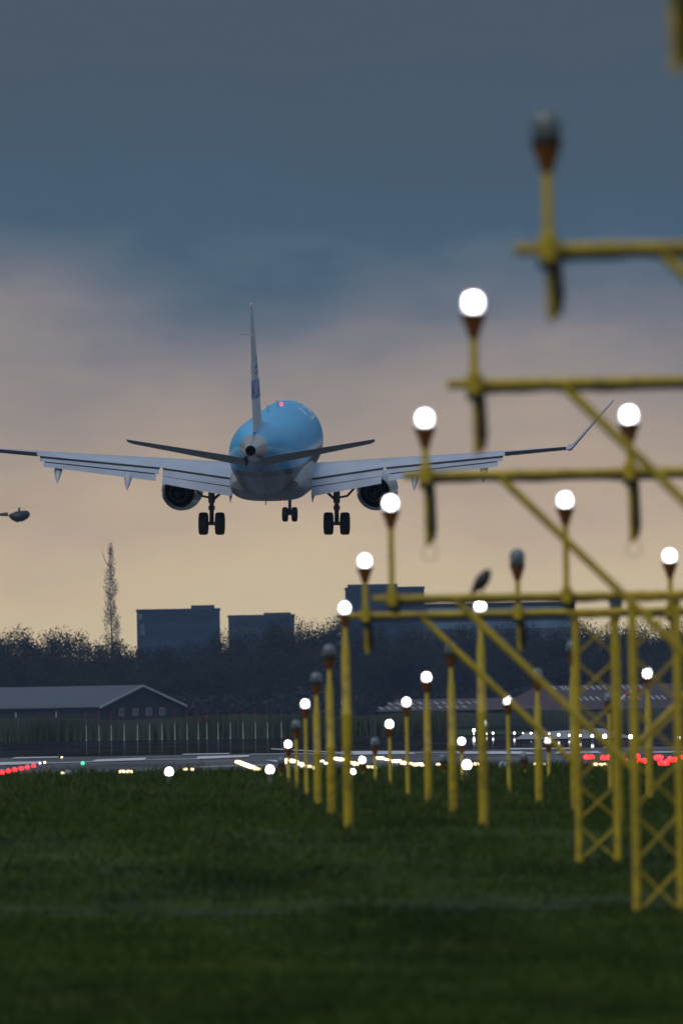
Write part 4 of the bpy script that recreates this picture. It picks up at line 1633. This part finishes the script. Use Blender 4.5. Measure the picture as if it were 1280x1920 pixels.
# ---- reeds
M['reed'] = mat('grey_green_reeds', (0.062, 0.080, 0.066), .9, noise=.25, scale=.2, spec=.1)


def reeds(x0, x1, d, dd, h, n, label):
    xa, xb = P(x0, 1380, d).x, P(x1, 1380, d).x
    x = xa + rng.random(n) * (xb - xa)
    y = d + rng.random(n) * dd
    hh = h * (.72 + .22 * rng.random(n) + .08 * np.sin(x * .5))
    lean = rng.normal(size=n) * .1
    w_ = .03 + .03 * rng.random(n)
    zb = gz(y) - .02
    V_ = np.empty((n, 4, 3))
    V_[:, 0] = np.stack([x - w_, y, zb], 1)
    V_[:, 1] = np.stack([x + w_, y, zb], 1)
    V_[:, 2] = np.stack([x + lean + w_ * .5, y, zb + hh], 1)
    V_[:, 3] = np.stack([x + lean - w_ * .5, y, zb + hh], 1)
    o = raw_mesh('reeds', V_.reshape(-1, 3), np.arange(n * 4).reshape(n, 4), M['reed'])
    return tag(o, label, 'reeds', kind='stuff')


reeds(-160, 850, 1400, 60, 1.45, 26000, 'pale band of reeds below the barn and wood')
reeds(700, 1450, 2700, 80, 1.75, 16000, 'dark low band of reeds in front of the red-roofed halls')

# ---- thin white poles with red tops in front of the reeds
M['red_paint'] = mat('faded_red_paint', (0.14, 0.035, 0.04), .6, noise=.1)
M['pole_white'] = mat('pole_white', (0.25, 0.29, 0.31), .6, noise=.1)
pp = None
for px in (162, 186, 209, 233, 258, 281, 304, 328, 351, 372, 388, 409, 432, 456, 479, 502, 528, 552):
    p = P(px, 1381, 1385)
    zb = float(gz(1385))
    if pp is None:
        pp = thing('marker_pole', 'thin white pole with red top in the row before the reeds', 'pole', (0, 0, 0), (0, 0, 0), 'thin marker poles in front of the reeds')
        mb = MB()
        mb.lathe([(.05, 0), (.05, .08), (.035, .1), (.03, .95)], 8)
        mb.build('lower_pole', M['pole_white'], pp)
        mb = MB()
        mb.lathe([(.024, .95), (.02, 1.75), (.03, 1.76), (.03, 1.8)], 8)
        mb.build('upper_pole', M['red_paint'], pp)
        q = pp
    else:
        q = copy_tree(pp)
    q.location = (p.x, 1385, zb)

# ---- windsock
wp = P(1202, 1360, 3000)
ws = thing('windsock', 'red and white windsock on a pole in front of the large hall', 'windsock', (wp.x, 3000, float(gz(3000))))
zt = P(1202, 1291, 3000).z - float(gz(3000))
mb = MB()
mb.tube([(0, 0, 0), (0, 0, zt)], .06, 8)
mb.build('mast', M['pole_white'], ws)
M['sock_red'] = mat('sock_red', (0.35, 0.03, 0.05), .8, noise=0)
M['sock_white'] = mat('sock_white', (0.65, 0.65, 0.66), .8, noise=0)
for i in range(4):
    pa = Vector((-.05 - i * .62, 0, zt - .15 - .03 * i - .07 * i * i))
    pb_ = Vector((-.05 - (i + 1) * .62, 0, zt - .15 - .03 * (i + 1) - .07 * (i + 1) ** 2))
    r0, r1 = .36 - i * .05, .36 - (i + 1) * .05
    mb = MB()
    mb.tube([pa, pb_], [r0, r1], 14)
    mb.build('sleeve', M['sock_red' if i % 2 == 0 else 'sock_white'], ws)

# ---- small dark helicopter low in the sky at the left edge
hp = P(36, 967, 3500)
heli = thing('helicopter', 'small dark blurred helicopter under the left wing tip at the edge', 'helicopter', tuple(hp))
M['heli'] = mat('heli_dark', (0.012, 0.013, 0.02), .5, noise=.1)
mb = MB()
mb.tube([(-1.5, 0, .1), (-1.0, 0, -.05), (-.4, 0, -.15), (.4, 0, -.05), (1.1, 0, .2), (1.5, 0, .4)], [.16, .55, .82, .8, .62, .28], 14)
mb.build('cabin', M['heli'], heli)
mb = MB()
mb.tube([(-1.6, 0, .25), (-3.2, 0, .2), (-4.6, 0, .3)], [.3, .17, .12], 8)
mb.box((-4.9, -.05, .1), (-4.4, .05, 1.1))
mb.build('tail_boom', M['heli'], heli)
mb = MB()
mb.tube([(0, 0, .6), (0, 0, 1.15)], .14, 8)
for a in (35, 155, 275):
    ca, sa = math.cos(R(a)), math.sin(R(a))
    mb.rings([[(ca * r_ - sa * .06, sa * r_ + ca * .06, 1.12 + .02 * r_), (ca * r_ + sa * .06, sa * r_ - ca * .06, 1.12 + .02 * r_),
               (ca * r_ + sa * .06, sa * r_ - ca * .06, 1.135 + .02 * r_), (ca * r_ - sa * .06, sa * r_ + ca * .06, 1.135 + .02 * r_)] for r_ in (.1, 3.4)])
mb.build('rotor', M['heli'], heli, smooth=False)

# ------------------------------------------------------------------ air haze over the field
mb = MB()
mb.box((-700, -40, -9), (700, 6300, 60))
hz = mb.build('haze', bpy.data.materials.new('air_haze'), smooth=False)
tag(hz, kind='stuff')
hm = hz.data.materials[0]
hm.use_nodes = True
ht = hm.node_tree
ht.nodes.clear()
vo = ht.nodes.new('ShaderNodeVolumePrincipled')
vo.inputs['Color'].default_value = (0.45, 0.68, 1.0, 1)
vo.inputs['Density'].default_value = 0.00003
vo.inputs['Anisotropy'].default_value = 0.2
mo = ht.nodes.new('ShaderNodeOutputMaterial')
ht.links.new(vo.outputs[0], mo.inputs['Volume'])
bpy.context.view_layer.update()
